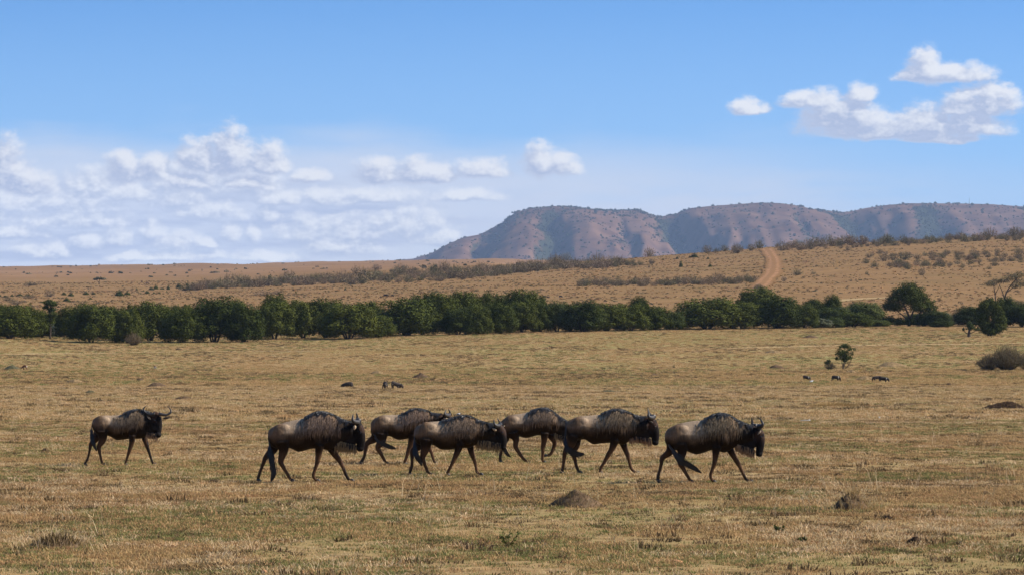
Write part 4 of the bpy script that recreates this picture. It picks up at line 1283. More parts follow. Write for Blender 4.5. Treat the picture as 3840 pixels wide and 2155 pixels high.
def scrub_fill(name, lo, hi, n, hm):
    lo = np.array(lo, float); hi = np.array(hi, float)
    P_, S_ = [], []
    for i in range(n):
        px = rnd.uniform(lo[0, 0], lo[-1, 0]); f = rnd.random()
        y = np.interp(px, lo[:, 0], lo[:, 1]) * (1 - f) + np.interp(px, hi[:, 0], hi[:, 1]) * f
        if float(fbm(px / 90.0, f * 3.0, 501, 3)) < 0.45: continue
        X, Y, Z = hit(px, y, 800)
        w = rnd.uniform(0.6, 1.2) * hm
        P_.append((X, Y, Z - 0.05)); S_.append((w * 1.5, w * 1.5, w))
    n_ = len(P_)
    scatter(name, P_, [(0, 0, rnd.random() * 6.28) for _ in range(n_)], S_, [rnd.randrange(5) for _ in range(n_)], BR)


scrub_fill('hill_scrub', [(900, 1078), (1200, 1068), (1500, 1061), (1700, 1055), (1900, 1031), (2100, 1009), (2330, 1002), (2450, 996)],
           [(900, 1066), (1250, 1042), (1400, 1022), (1600, 1016), (1900, 1004), (2050, 992), (2330, 985), (2450, 985)], 280, 2.5)
scrub_fill('hill_scrub', [(2900, 944), (3100, 936), (3300, 927), (3560, 912), (3860, 905)], [(2900, 926), (3100, 915), (3300, 904), (3560, 889), (3860, 881)], 110, 2.4)
scrub_fill('hill_scrub', [(2165, 1076), (2300, 1074), (2500, 1072), (2830, 1063)], [(2165, 1066), (2300, 1063), (2500, 1061), (2830, 1053)], 60, 2.1)
scrub_fill('hill_scrub', [(3240, 1000), (3400, 1008), (3600, 1000), (3860, 985)], [(3240, 955), (3400, 955), (3600, 950), (3860, 940)], 110, 2.2)

# small umbrella thorn far off on the left hill
special_tree('umbrella_tree', 'tiny umbrella-shaped tree alone on the far left slope', 372, 1066, [(0, 2.6, 2.6, 0.7), (-1.6, 2.2, 1.6, 0.4), (1.7, 2.3, 1.7, 0.4)], [([(0, 0, 0), (0, 0, 1.2), (0.4, 0, 2.4)], 0.2, 0.08), ([(0, 0, 0.6), (-0.9, 0, 1.6), (-1.5, 0, 2.2)], 0.1, 0.05)], M['leaf_olive'], 420, 0.55)
# bare dry tree behind the bush on the left hill
special_tree('dry_tree', 'thin grey dry tree rising from behind a green bush on the left hill', 333, 1104, [(-0.6, 2.7, 0.8, 0.2), (0.7, 2.6, 0.8, 0.2)], [([(0, 0, 0), (0.0, 0, 1.2), (-0.6, 0, 2.5)], 0.1, 0.03), ([(0.0, 0, 1.0), (0.5, 0, 1.9), (0.8, 0, 2.6)], 0.08, 0.03)], M['twig'], 90, 0.3)

# radio mast on the mountain crest
mx = (3634 - 1920) / F * MYC
V, Fc = [], []
zm = CAMZ + (HOR - 764) / F * MYC
tube(V, Fc, [(0, 0, -4), (0, 0, 10), (0, 0, 22)], [0.9, 0.6, 0.3], 1, 6)
mast = empty('radio_mast', (mx, MYC - 6, zm)); tag(mast, 'needle-thin mast on the far mountain crest at the right', 'mast')
mesh_obj('pole', V, Fc, M['bark'], mast)
V, Fc = [], []
for h_ in (8, 14, 19):
    tube(V, Fc, [(-1.2, 0, h_), (1.2, 0, h_)], [0.25, 0.25], 1, 5)
mesh_obj('antenna', V, Fc, M['bark'], mast)

# ------------------------------------------------------------------ mounds, dung, stones
def mound(name, label, cat, px, yb, wpx, hpx, m_, group=None, tufts=None, rough=0.35, Ymin=40, depth=0.8, rec=0):
    X, Y, Z = hit(px, yb, Ymin)
    rx = wpx / F * Y / 2; h = hpx / F * Y
    o = empty(name, (X, Y + rx * depth * 0.5, Z)); tag(o, label, cat, group)
    n, nr = 40, 12
    V = []
    sd = int(px) % 97
    for i in range(nr + 1):
        t_ = i / nr
        for j in range(n):
            a = 6.283 * j / n
            rr = t_ * (1 + 0.28 * (float(fbm(math.cos(a) * 1.5 + 5, math.sin(a) * 1.5 + 5, sd, 3)) - 0.5) * 2)
            prof_ = (math.cos(min(t_, 1) * math.pi) + 1) / 2
            x = math.cos(a) * rr * rx; y = math.sin(a) * rr * rx * depth
            zz = h * (prof_ ** 0.55) * (1 + rough * 1.3 * (float(fbm(x / rx * 3 + 9, y / rx * 3 + 4, sd + 5, 3)) - 0.5)) - 0.03 * (t_ > 0.95) - 0.02
            V.append((x, y, zz))
    Fc = [(i * n + j, i * n + (j + 1) % n, (i + 1) * n + (j + 1) % n, (i + 1) * n + j) for i in range(nr) for j in range(n)]
    mesh_obj('heap', V, Fc, m_, o)
    if tufts:
        qs = []
        r = np.random.RandomState(sd + 3)
        for (mt, cnt_, h0, h1, w_, xr) in tufts:
            b_ = blades(cnt_, 1.0, h0, h1, w_, 0.7, sd + cnt_, flat=0.12)
            # move each blade (2 quads) on to the heap
            b_ = b_.reshape(cnt_, 2, 4, 3)
            base = b_[:, 0, :2, :].mean(1)
            tx = base[:, 0] * rx * xr; ty = base[:, 1] * rx * depth * xr
            rr = np.clip(np.hypot(tx / rx, ty / (rx * depth)), 0, 1)
            tz = h * ((np.cos(rr * math.pi) + 1) / 2) ** 0.75 - 0.02
            off = np.stack([tx, ty, tz], -1) - base
            b_ = b_ + off[:, None, None, :]
            c_ = link(bpy.data.objects.new('grass_tuft', quads_mesh('grass_tuft', b_.reshape(-1, 4, 3), mt))); c_.parent = o
    return o


mound('earth_mound', 'dark crumbly earth mound on the grass in front of the sixth wildebeest', 'mound', 2160, 1901, 240, 60, M['soil'], None,
      [(M['straw_dark'], 420, 0.02, 0.06, 0.004, 0.95), (M['grass_green'], 40, 0.03, 0.08, 0.004, 1.0), (M['straw'], 120, 0.04, 0.12, 0.003, 1.15)], 0.4)
mound('grass_mound', 'dark hummock half covered by fallen straw in the right foreground', 'mound', 3195, 1912, 150, 70, M['soil'], None,
      [(M['straw'], 420, 0.05, 0.15, 0.004, 1.2), (M['straw_dark'], 260, 0.02, 0.06, 0.005, 0.9), (M['straw_pale'], 120, 0.08, 0.30, 0.003, 1.5)], 0.4)
mound('grass_mound', 'straw-covered hummock with a dark hollow in the left foreground', 'mound', 205, 2056, 260, 48, M['soil'], None,
      [(M['straw'], 480, 0.04, 0.12, 0.004, 1.25), (M['straw_dark'], 420, 0.03, 0.10, 0.005, 0.7), (M['straw_pale'], 200, 0.06, 0.2, 0.003, 1.3)], 0.5)
for (px, yb, w, h, mt, lb) in [
    (278, 1434, 72, 12, 'soil_grey', 'pale brown earth mound on the plain above the leftmost wildebeest, left one'), (588, 1449, 80, 15, 'soil', 'brown tufted mound on the plain above and right of the leftmost wildebeest'),
    (690, 1497, 78, 12, 'soil', 'flat brown mound between the leftmost and the second wildebeest'), (337, 1474, 56, 9, 'leaf_olive', 'low green mound right above the leftmost wildebeest'),
    (44, 1384, 62, 12, 'leaf_olive', 'low grey-green mound beside the red-brown gazelle'), (525, 1425, 38, 7, 'soil', 'small flat mound below the pale gazelle'),
    (1412, 1402, 62, 11, 'soil_grey', 'low mound behind the warthog that faces the camera'), (1578, 1417, 72, 15, 'soil', 'dark tufted mound right of the kneeling warthog'),
    (2912, 1381, 56, 12, 'soil', 'dark low mound left of the lone small tree on the plain'), (3193, 1397, 48, 9, 'soil_grey', 'grey mound under the lone small tree'),
    (3300, 1401, 70, 8, 'soil_grey', 'low grey mound behind the pair of warthogs'), (3250, 1424, 90, 12, 'soil_grey', 'dry brown mound left of the pair of warthogs'),
    (3345, 1373, 110, 14, 'soil_grey', 'wide pale brown mound on the plain right of the lone small tree'), (2455, 1408, 44, 7, 'soil', 'low dark mound on the plain above the sixth wildebeest'),
    (2905, 1323, 70, 9, 'soil_grey', 'flat mound on the green plain left of and above the lone small tree'), (3040, 1266, 60, 9, 'soil', 'dark flat mound near the tree line under the low rounded tree'),
    (2925, 1229, 60, 9, 'soil_grey', 'reddish low mound at the edge of the trees below the red road'), (3740, 1250, 40, 6, 'soil', 'small dark mound in the shade right of the lone lumpy tree'),
    (670, 1312, 32, 7, 'soil', 'tiny dark mound on the plain below the dome-shaped tree'), (3560, 1444, 24, 8, 'soil', 'small dark heap on the right plain below the twiggy bush'),
    (3560, 1560, 30, 6, 'soil', 'flat dark scrape on the right plain, lower one'), (2283, 1470, 56, 8, 'leaf_olive', 'low green mound above the sixth wildebeest'), (1705, 1425, 30, 5, 'soil', 'tiny flat mound right of the tufted mound and the warthogs')]:
    tf = [(M['straw'], 40, 0.04, 0.10, 0.010, 1.15), (M['straw_dark'] if mt != 'leaf_olive' else M['leaf_olive'], 60, 0.03, 0.09, 0.012, 0.9)]
    mound('earth_mound', lb, 'mound', px, yb, w * 1.1, h * 1.25, M[mt], 'low mounds dotted over the plain', tf, 0.4, 60, 0.7)
mound('earth_bank', 'dark eroded earth bank at the right edge', 'bank', 3775, 1532, 200, 26, M['dung'], None, [(M['straw_dark'], 160, 0.05, 0.16, 0.008, 1.0), (M['straw'], 120, 0.06, 0.2, 0.006, 1.2)], 0.5, 60, 0.25)
mound('earth_bank', 'thin dark bank line across the grass right of the orange grass', 'bank', 3400, 1518, 320, 7, M['soil'], None, [(M['straw_dark'], 300, 0.04, 0.12, 0.008, 1.0), (M['leaf_olive'], 160, 0.04, 0.14, 0.007, 1.1)], 0.6, 60, 0.12)
mound('earth_bank', 'thin dark bank line left of the orange grass', 'bank', 2600, 1516, 260, 4, M['soil'], None, [(M['straw_dark'], 200, 0.03, 0.10, 0.007, 1.0)], 0.6, 60, 0.12)
mound('orange_grass_patch', 'patch of taller orange grass above and right of the rightmost wildebeest', 'grass clump', 3135, 1524, 150, 5, M['soil_grey'], None, [(M['straw_orange'], 1500, 0.10, 0.26, 0.006, 1.2)], 0.3, 60, 0.5)
mound('orange_grass_patch', 'small patch of orange grass behind the second wildebeest', 'grass clump', 1090, 1566, 120, 4, M['soil_grey'], None, [(M['straw_orange'], 700, 0.08, 0.2, 0.005, 1.2)], 0.3, 60, 0.5)
for (px, yb, w, h, lb) in [(3145, 1782, 42, 11, 'dark dung heap on the grass right of the rightmost wildebeest'), (3086, 1839, 15, 8, 'small dark dung lump left of the straw-covered hummock'), (3432, 2040, 76, 26, 'dark dung pile in the right foreground with straw over it'),
                           (3160, 1850, 60, 10, 'dark clod just above the straw-covered hummock on the right'), (168, 1692, 36, 11, 'dark dung heap left of the leftmost wildebeest'), (2220, 1698, 14, 8, 'small dark lump under the sixth wildebeest'),
                           (3330, 1945, 50, 14, 'dark tussock clod in the right foreground beyond the dung pile'), (2400, 1808, 46, 8, 'flat dark heap in place of a shadow behind the rightmost wildebeest'), (800, 1803, 60, 8, 'flat dark clod left of the second wildebeest'),  # heap behind the rightmost wildebeest stands in for its cast shadow
                           (1410, 1780, 30, 7, 'small dark clod under the third wildebeest'), (3600, 2040, 50, 12, 'dark clod near the right edge of the foreground')]:
    mound('dung_and_shadow_heap', lb, 'dung', px, yb + 2, w * 1.15, h * 1.4, M['dung'], 'dung heaps and clods in the grass', [(M['straw_dark'], 70, 0.02, 0.07, 0.004, 1.1)], 0.7, 40, 0.7)


def stone(px, yb, w, h, m_, lb, name='stone'):
    X, Y, Z = hit(px, yb, 38)
    bm = bmesh.new()
    bmesh.ops.create_icosphere(bm, subdivisions=2, radius=1.0)
    r = random.Random(int(px))
    for v in bm.verts:
        v.co *= 1 + r.uniform(-0.18, 0.18)
        v.co.x *= w / F * Y / 2; v.co.y *= w / F * Y / 2 * 0.8; v.co.z *= h / F * Y
    me = bpy.data.meshes.new(name); bm.to_mesh(me); bm.free(); me.materials.append(m_)
    o = link(bpy.data.objects.new(name, me)); o.location = (X, Y, Z)
    return tag(o, lb, 'stone')


M['pale_stone'] = simple_mat('pale_stone', (0.65, 0.62, 0.56), 0.8, 0.15, 20)
stone(990, 2153, 34, 18, M['stone'], 'orange pointed stone at the bottom edge of the photo')
stone(2537, 2108, 44, 12, M['stone'], 'flat orange stone in the grass at the bottom, right of centre')
stone(3298, 1567, 6, 7, M['pale_stone'], 'tiny white stone on the right plain below the orange grass', 'white_stone')
stone(3404, 1575, 8, 4, M['pale_stone'], 'tiny white stone right of another below the thin dark bank', 'white_stone')
stone(1415, 1577, 3, 2, M['pale_stone'], 'white speck of stone behind the second wildebeest head', 'white_stone')
# bone-like pale stick
V, Fc = [], []
X, Y, Z = hit(3018, 1579, 60)
tube(V, Fc, [(-0.17, 0, 0.03), (0.0, 0, 0.05), (0.13, 0, 0.045), (0.20, 0, 0.05)], [0.012, 0.014, 0.016, 0.03], 1, 7)
bone = mesh_obj('bone', V, Fc, M['pale_stone']); bone.location = (X, Y, Z); tag(bone, 'pale thin bone lying on the grass under the orange grass patch', 'bone')

# foreground weeds
def weed(px, yb, h, n, lb, m_=None):
    X, Y, Z = hit(px, yb, 38)
    r = np.random.RandomState(int(px))
    o = empty('weed', (X, Y, Z)); tag(o, lb, 'plant')
    V, Fc = [], []
    Q = []
    for i in range(n):
        a = r.rand() * 6.28; tip = Vector((math.cos(a) * h * 0.8, math.sin(a) * h * 0.5, h * r.uniform(0.35, 1.0)))
        tube(V, Fc, [Vector((0, 0, -0.01)), tip * 0.5 + Vector((0, 0, 0.02)), tip], [0.004, 0.003, 0.0015], 1, 5)
        for j in range(9):
            t_ = r.uniform(0.3, 1.0); p = np.array(tip) * t_
            Q.append((p, np.array([r.normal(), r.normal(), 0.8])))
    mesh_obj('stem', V, Fc, M['leaf_olive'], o)
    c = np.array([q[0] for q in Q]) + r.normal(0, 0.012, (len(Q), 3)); nn = np.array([q[1] for q in Q]); nn /= np.linalg.norm(nn, axis=1)[:, None]
    k_ = link(bpy.data.objects.new('leaves', quads_mesh('leaves', leafquads(c, nn, 0.035, r, 0.3), m_ or M['leaf_light']))); k_.parent = o
    return o


weed(1905, 2050, 0.26, 9, 'small leafy weed in the grass at the bottom centre')
weed(2925, 1996, 0.09, 14, 'dark broad-leaved weed in the right foreground grass')
weed(3005, 2035, 0.08, 14, 'low broad-leaved weed right below another in the right foreground')

# ------------------------------------------------------------------ animals
def coat_mat(name, hair=True):
    m_, t, b, out = mat(name)
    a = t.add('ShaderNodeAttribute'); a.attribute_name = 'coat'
    s = t.add('ShaderNodeAttribute'); s.attribute_name = 'brindle'
    tcn = t.add('ShaderNodeTexCoord')
    ob = tcn.outputs['Object']
    st = t.noise(t.v('ADD', t.v('MULTIPLY', ob, (34.0, 6.0, 4.2)), t.v('MULTIPLY', t.add('ShaderNodeObjectInfo').outputs['Location'], (3.1, 1.7, 0.0))), 1.0, 5.0, 0.68)
    fine = t.noise(t.v('MULTIPLY', ob, (70.0, 70.0, 18.0)), 1.0, 3.0, 0.6)
    f = t.m('MULTIPLY', t.ramp(st, 0.47, 0.60), s.outputs['Fac'])
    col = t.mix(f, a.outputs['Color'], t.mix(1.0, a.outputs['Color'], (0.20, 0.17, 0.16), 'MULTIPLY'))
    col = t.mix(t.ramp(fine, 0.25, 0.75), t.mix(1.0, col, (0.72, 0.70, 0.68), 'MULTIPLY'), t.mix(1.0, col, (1.25, 1.22, 1.2), 'MULTIPLY'))
    t.set(b.inputs['Base Color'], col)
    b.inputs['Roughness'].default_value = 0.62
    b.inputs['Specular IOR Level'].default_value = 0.07
    bp = t.add('ShaderNodeBump'); bp.inputs['Strength'].default_value = 0.35; bp.inputs['Distance'].default_value = 0.02
    t.set(bp.inputs['Height'], t.m('ADD', st, t.m('MULTIPLY', fine, 0.4)))
    t.l.new(bp.outputs[0], b.inputs['Normal'])
    return m_


M['coat'] = coat_mat('brindled_coat')
M['mane'] = leaf_mat('black_hair', (0.010, 0.009, 0.009), (0.030, 0.026, 0.024), 0.05, 0.45, 0.4, 0.1)
M['beard'] = leaf_mat('tan_beard', (0.20, 0.120, 0.060), (0.44, 0.29, 0.155), 0.45, 0.6, 0.2, 0.1)
M['beard_dark'] = leaf_mat('dark_throat_hair', (0.020, 0.015, 0.012), (0.055, 0.038, 0.026), 0.1, 0.6, 0.2, 0.1)
M['coat_hair'] = leaf_mat('shaggy_hair', (0.050, 0.033, 0.021), (0.290, 0.202, 0.132), 0.1, 0.7, 0.08, 0.1)
M['horn'] = simple_mat('horn', (0.034, 0.030, 0.028), 0.45, 0.3, 14, 0.3)
M['ear_pale'] = simple_mat('pale_ear', (0.42, 0.31, 0.20), 0.8, 0.3, 30)
M['ear_dark'] = simple_mat('dark_ear', (0.05, 0.038, 0.03), 0.8, 0.3, 30)
M['hoof'] = simple_mat('hoof', (0.035, 0.03, 0.028), 0.45, 0.2, 20, 0.4)
M['eye'] = simple_mat('eye', (0.008, 0.006, 0.005), 0.1, 0.1, 20, 0.6)


def strands(paths, w):
    """hair strips: every path is a list of points; quads (k,4,3)"""
    out = []
    for p in paths:
        p = [np.array(q, float) for q in p]
        n = len(p) - 1
        for i in range(n):
            d = p[i + 1] - p[i]
            s = np.cross(d, np.array([0.15, 1.0, 0.1])); s /= np.linalg.norm(s) + 1e-9
            w0 = w * (1 - 0.8 * i / n); w1 = w * (1 - 0.8 * (i + 1) / n)
            out.append([p[i] - s * w0, p[i] + s * w0, p[i + 1] + s * w1, p[i + 1] - s * w1])
    return np.array(out)


def hair_obj(name, paths, w, m_, parent):
    o = link(bpy.data.objects.new(name, quads_mesh(name, strands(paths, w), m_)))
    o.parent = parent
    return o


def wildebeest(label, org, s, feet, torso, legs, head, horns, ears, beard, tail, mane, headturn=0.0, seed=1, neck_tilt=0.0, eye=None):
    ox, oy = org
    fy = oy + feet / s
    Y = F * CAMZ / (fy - HOR)
    X0 = (ox + (torso[0][0] + torso[-1][0]) / 2 / s - 1920) / F * Y
    Z0 = float(zg(X0, Y))
    k_ = Y / (F * s)
    lx = lambda zx: (ox + zx / s - 1920) / F * Y - X0
    lz = lambda zy: CAMZ + (HOR - (oy + zy / s)) / F * Y - Z0
    root = empty('wildebeest', (X0, Y, Z0)); tag(root, label, 'wildebeest', 'wildebeest walking in line across the plain')
    r = random.Random(seed)
    V, Fc = [], []
    # trunk: elliptical rings fitted to back and belly line
    x0_, x1_ = torso[0][0], torso[-1][0]
    fxs = [0, .10, .17, .24, .31, .40, .50, .58, .66, .74, 1.0]; fws = [1, 1.02, 1.04, .98, .87, .93, 1.04, 1.0, .98, 1.08, 1.0]
    T = catmull([(a, b_, c, d * float(np.interp((a - x0_) / (x1_ - x0_), fxs, fws))) for a, b_, c, d in torso], 3)
    ns = 22
    base = len(V)
    for (a, tp_, bt_, hw) in T:
        zc = (lz(tp_) + lz(bt_)) / 2; rz = (lz(tp_) - lz(bt_)) / 2
        for j in range(ns):
            th = 6.2832 * j / ns
            sy, cz = math.sin(th), math.cos(th)
            wid = hw * (1.0 - 0.30 * max(cz, 0) ** 1.3 - 0.12 * max(-cz, 0))           # narrower towards the spine
            V.append(Vector((lx(a), wid * sy, zc + rz * cz)))
    for i in range(len(T) - 1):
        for j in range(ns):
            a = base + i * ns + j; b_ = base + i * ns + (j + 1) % ns
            Fc.append((a, b_, b_ + ns, a + ns))
    for e, rev in ((0, False), (len(T) - 1, True)):
        c = sum((V[base + e * ns + j] for j in range(ns)), Vector()) / ns
        V.append(c); ci = len(V) - 1
        for j in range(ns):
            a = base + e * ns + j; b_ = base + e * ns + (j + 1) % ns
            Fc.append((b_, a, ci) if not rev else (a, b_, ci))
    # hip bone, haunch and shoulder blade standing out of the flank
    def muscle(fx_, fz_, rx_, ry_, rz_):
        a = x0_ + (x1_ - x0_) * fx_
        tp_ = float(np.interp(a, [q[0] for q in torso], [q[1] for q in torso])); bt_ = float(np.interp(a, [q[0] for q in torso], [q[2] for q in torso]))
        hw = float(np.interp(a, [q[0] for q in torso], [q[3] for q in torso]))
        for sd in (-1, 1):
            ellipsoid(V, Fc, (lx(a), sd * hw * 0.60, lz(tp_ * (1 - fz_) + bt_ * fz_)), (rx_, ry_, rz_))
    muscle(.15, .48, .17, .100, .22); muscle(.19, .28, .15, .080, .11); muscle(.62, .52, .13, .092, .20); muscle(.66, .62, .14, .10, .17)
    # legs
    hooves = []
    for (side, rear, pts_, lift) in legs:
        off = 0.125 if rear else 0.115
        P_ = []
        for i, (a, b_, rr) in enumerate(pts_):
            f = i / (len(pts_) - 1)
            P_.append((lx(a), side * (off - 0.03 * f + (0.03 if i == 0 else 0)), lz(b_), rr * k_ * 1.0))
        if not lift:                       # put the foot on the ground at its own spot
            dz_ = (P_[-1][3] * 0.75 + 0.0) - P_[-1][2]
            P_ = [(a, b_, c + dz_ * min(1, max(0, (i - 2) / (len(P_) - 3))), d) for i, (a, b_, c, d) in enumerate(P_)]
        C = catmull(P_, 5)
        tube(V, Fc, [Vector(c[:3]) for c in C], [max(c[3], 0.02) for c in C], 0.80 if rear else 0.82, 12)
        hooves.append((C[-1], C[-3], lift))
        # thigh / shoulder muscle
        a, b_, rr = pts_[0]
        ellipsoid(V, Fc, (lx(a), side * (0.145 if rear else 0.135), lz(b_ - (50 if rear else 70) * s / 4.4)), (rr * k_ * (1.15 if rear else 0.95), 0.085 if rear else 0.075, rr * k_ * (1.7 if rear else 1.9)))
    # head
    H = [(lx(a), headturn * (i / (len(head) - 1)), lz(b_), rr * k_) for i, (a, b_, rr) in enumerate(head)]
    hC = catmull(H, 5)
    tube(V, Fc, [Vector(c[:3]) for c in hC], [c[3] for c in hC], 0.78, 14)
    ellipsoid(V, Fc, (H[-1][0] + 0.012, H[-1][1], H[-1][2] + 0.01), (H[-1][3] * 1.22, H[-1][3] * 1.15, H[-1][3] * 0.95))
    # link neck and head
    nk = torso[-1]
    nkz = (lz(nk[1]) + lz(nk[2])) / 2
    tube(V, Fc, [Vector((lx(torso[-3][0]), 0, (lz(torso[-3][1]) + lz(torso[-3][2])) / 2 + 0.03)), Vector((lx(nk[0]), 0, nkz + 0.03)), Vector(H[1][:3])],
         [(lz(torso[-3][1]) - lz(torso[-3][2])) / 2 * 0.8, (lz(nk[1]) - lz(nk[2])) / 2 * 0.85, H[1][3] * 1.0], 0.62, 14)
    b0, b1 = (beard['x0'], beard['r0']), (beard['x1'], beard['r1'])
    dw = []
    for f in (-0.12, 0.1, 0.35, 0.6, 0.85, 1.0):
        dw.append(Vector((lx(b0[0] + (b1[0] - b0[0]) * f), headturn * max(f, 0) * 0.8, lz(b0[1] + (b1[1] - b0[1]) * f - 80))))
    dw[-1] = Vector((H[3][0] - 0.05, H[3][1], H[3][2] + 0.02)); dw.insert(-1, Vector((H[2][0] - 0.10, H[2][1], H[2][2] - 0.03)))
    rr_ = 82 * k_ * (s / 4.4)
    tube(V, Fc, dw, [rr_ * 0.9, rr_, rr_, rr_, rr_, rr_ * 1.15, rr_ * 0.75], 0.55, 12)
    me = fuse('body', V, Fc, 0.0125, 5, 0.5)
    # coat colours by body region, with flank shade and saddle sunlight painted in
    n = len(me.vertices)
    co = np.zeros(n * 3); me.vertices.foreach_get('co', co); co = co.reshape(-1, 3)
    tx = np.array([lx(q[0]) for q in torso]); tz1 = np.array([lz(q[1]) for q in torso]); tz0 = np.array([lz(q[2]) for q in torso])
    fx = (co[:, 0] - tx[0]) / (tx[-1] - tx[0])
    zt = np.interp(co[:, 0], tx, tz1); zb = np.interp(co[:, 0], tx, tz0)
    fz = (co[:, 2] - zb) / (zt - zb)
    nz = fbm(co[:, 0] * 6 + 20, co[:, 2] * 6 + 20, seed, 3) - 0.5
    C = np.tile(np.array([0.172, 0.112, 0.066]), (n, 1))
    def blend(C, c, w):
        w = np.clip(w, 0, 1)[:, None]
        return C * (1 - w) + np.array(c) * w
    C = blend(C, (0.310, 0.232, 0.158), sstep(fz + nz * 0.4, 0.45, 0.8) * sstep(fx, 0.12, 0.25) * (1 - sstep(fx, 0.5, 0.65)))  # paler saddle, partly sunlight painted into the coat
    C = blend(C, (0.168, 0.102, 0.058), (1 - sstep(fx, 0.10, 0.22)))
    C = blend(C, (0.018, 0.0105, 0.0065), 1 - sstep(fz + nz * 0.3, 0.20, 0.66))  # dark belly, deepened by shade painted over the lower flank
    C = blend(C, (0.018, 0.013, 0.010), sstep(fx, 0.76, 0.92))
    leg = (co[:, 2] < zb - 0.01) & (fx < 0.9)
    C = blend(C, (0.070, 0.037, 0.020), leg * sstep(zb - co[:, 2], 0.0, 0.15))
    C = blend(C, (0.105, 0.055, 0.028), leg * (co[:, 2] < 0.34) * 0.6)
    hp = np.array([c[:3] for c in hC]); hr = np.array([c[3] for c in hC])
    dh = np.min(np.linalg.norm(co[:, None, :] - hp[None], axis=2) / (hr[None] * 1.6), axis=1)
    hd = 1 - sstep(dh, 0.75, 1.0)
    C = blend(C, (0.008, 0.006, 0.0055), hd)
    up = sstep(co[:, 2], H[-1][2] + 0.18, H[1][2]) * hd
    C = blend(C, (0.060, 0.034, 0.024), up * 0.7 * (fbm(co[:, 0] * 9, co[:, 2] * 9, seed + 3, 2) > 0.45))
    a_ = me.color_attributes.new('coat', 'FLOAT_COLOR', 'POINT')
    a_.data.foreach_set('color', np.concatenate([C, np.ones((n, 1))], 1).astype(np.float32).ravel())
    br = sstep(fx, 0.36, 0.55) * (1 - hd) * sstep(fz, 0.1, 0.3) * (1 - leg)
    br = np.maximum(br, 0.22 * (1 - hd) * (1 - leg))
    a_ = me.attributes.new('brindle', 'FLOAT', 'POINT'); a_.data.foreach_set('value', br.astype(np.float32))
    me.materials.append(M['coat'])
    bo = link(bpy.data.objects.new('body', me)); bo.parent = root
    # hooves
    for (e, p, lift) in hooves:
        V, Fc = [], []
        d = Vector(e[:3]) - Vector(p[:3])
        rr = max(e[3], 0.026)
        if lift:
            dn_ = d.normalized()
            tube(V, Fc, [Vector(e[:3]) - dn_ * 0.02, Vector(e[:3]) + dn_ * 0.05, Vector(e[:3]) + dn_ * 0.09], [rr * 0.95, rr * 1.05, rr * 0.6], 0.85, 8)
        else:
            fwd = 0.045
            tube(V, Fc, [Vector((e[0] - 0.01, e[1], rr * 1.6)), Vector((e[0] + fwd * 0.4, e[1], 0.03)), Vector((e[0] + fwd, e[1], -0.005))], [rr * 0.85, rr * 1.15, rr * 1.25], 0.85, 8)
        mesh_obj('hoof', V, Fc, M['hoof'], root)
    # horns: side, [(x, z, y, radius)]
    for hpath in horns:
        C_ = catmull([(lx(a), y_, lz(b_), rr) for (a, b_, y_, rr) in hpath], 6)
        V, Fc = [], []
        tube(V, Fc, [Vector(c[:3]) for c in C_], [c[3] for c in C_], 1.0, 9)
        mesh_obj('horn', V, Fc, M['horn'], root)
    for (a, b_, y_, rx_, rz_, tilt, mt) in ears:
        V, Fc = [], []
        for sgn in (0,):
            n1, n2_ = 10, 6
            for i in range(n1 + 1):
                f = i / n1
                wdt = math.sin(min(f * 1.15, 1) * math.pi * 0.5) * (1 - f ** 4) * rz_ * k_
                cx_ = (f - 0.5) * 2 * rx_ * k_
                for j in range(n2_):
                    th = 6.283 * j / n2_
                    V.append(Vector((cx_, 0.010 * math.sin(th) * (0.3 + wdt * 12) + (0.018 * math.cos(2 * th)) * 0.3, wdt * math.cos(th) + 1e-4)))
            for i in range(n1):
                for j in range(n2_):
                    q = i * n2_ + j; q2 = i * n2_ + (j + 1) % n2_
                    Fc.append((q, q2, q2 + n2_, q + n2_))
        eo = mesh_obj('ear', V, Fc, M[mt], root)
        eo.location = (lx(a), y_, lz(b_)); eo.rotation_euler = (0, -tilt, 0)
    for (a, b_, y_) in (eye or []):
        V, Fc = [], []
        ellipsoid(V, Fc, (lx(a), y_, lz(b_)), (0.019, 0.014, 0.017), 10, 6)
        mesh_obj('eye', V, Fc, M['eye'], root)
    # mane: long black hair over hump and neck
    paths = []
    xs_ = np.array([lx(q[0]) for q in torso]); hwv = np.array([q[3] for q in torso])
    m0, m1 = lx(mane[0]), lx(mane[1])
    for i in range(900):
        x = m0 + (m1 - m0) * (i / 900)
        f = (x - m0) / (m1 - m0)
        zt_ = float(np.interp(x, xs_, tz1)); zb_ = float(np.interp(x, xs_, tz0)); hw = float(np.interp(x, xs_, hwv))
        zc, rz = (zt_ + zb_) / 2, (zt_ - zb_) / 2
        side = -1 if r.random() < 0.62 else 1
        # hair falls in locks
        lock = 0.5 + 0.5 * math.sin(x * 34 + side + seed) * math.sin(x * 13 + seed * 2)
        bell = math.sin(min(1, f * 1.25 + 0.18) * math.pi) if f < 0.66 else 0.55
        ln = (0.035 + 0.13 * lock * r.random() ** 0.5) * (0.45 + 0.75 * max(0, bell)) * mane[2]
        th0 = side * abs(r.gauss(0, 0.10)); th1 = th0 + side * ln / max(rz * 0.55, 0.08)
        pth = []
        for q in range(5):
            g_ = q / 4
            th = th0 + (th1 - th0) * g_
            wid = hw * (1.0 - 0.22 * max(math.cos(th), 0) ** 1.5)
            e = 0.010 + 0.016 * g_ * (0.4 + r.random())
            pth.append((x - 0.05 * g_ * ln / 0.2 + r.gauss(0, 0.004), (wid + e) * math.sin(th), zc + (rz + e + 0.012 * (1 - g_)) * math.cos(th)))
        paths.append(pth)
    hair_obj('mane', paths, 0.0085, M['mane'], root)
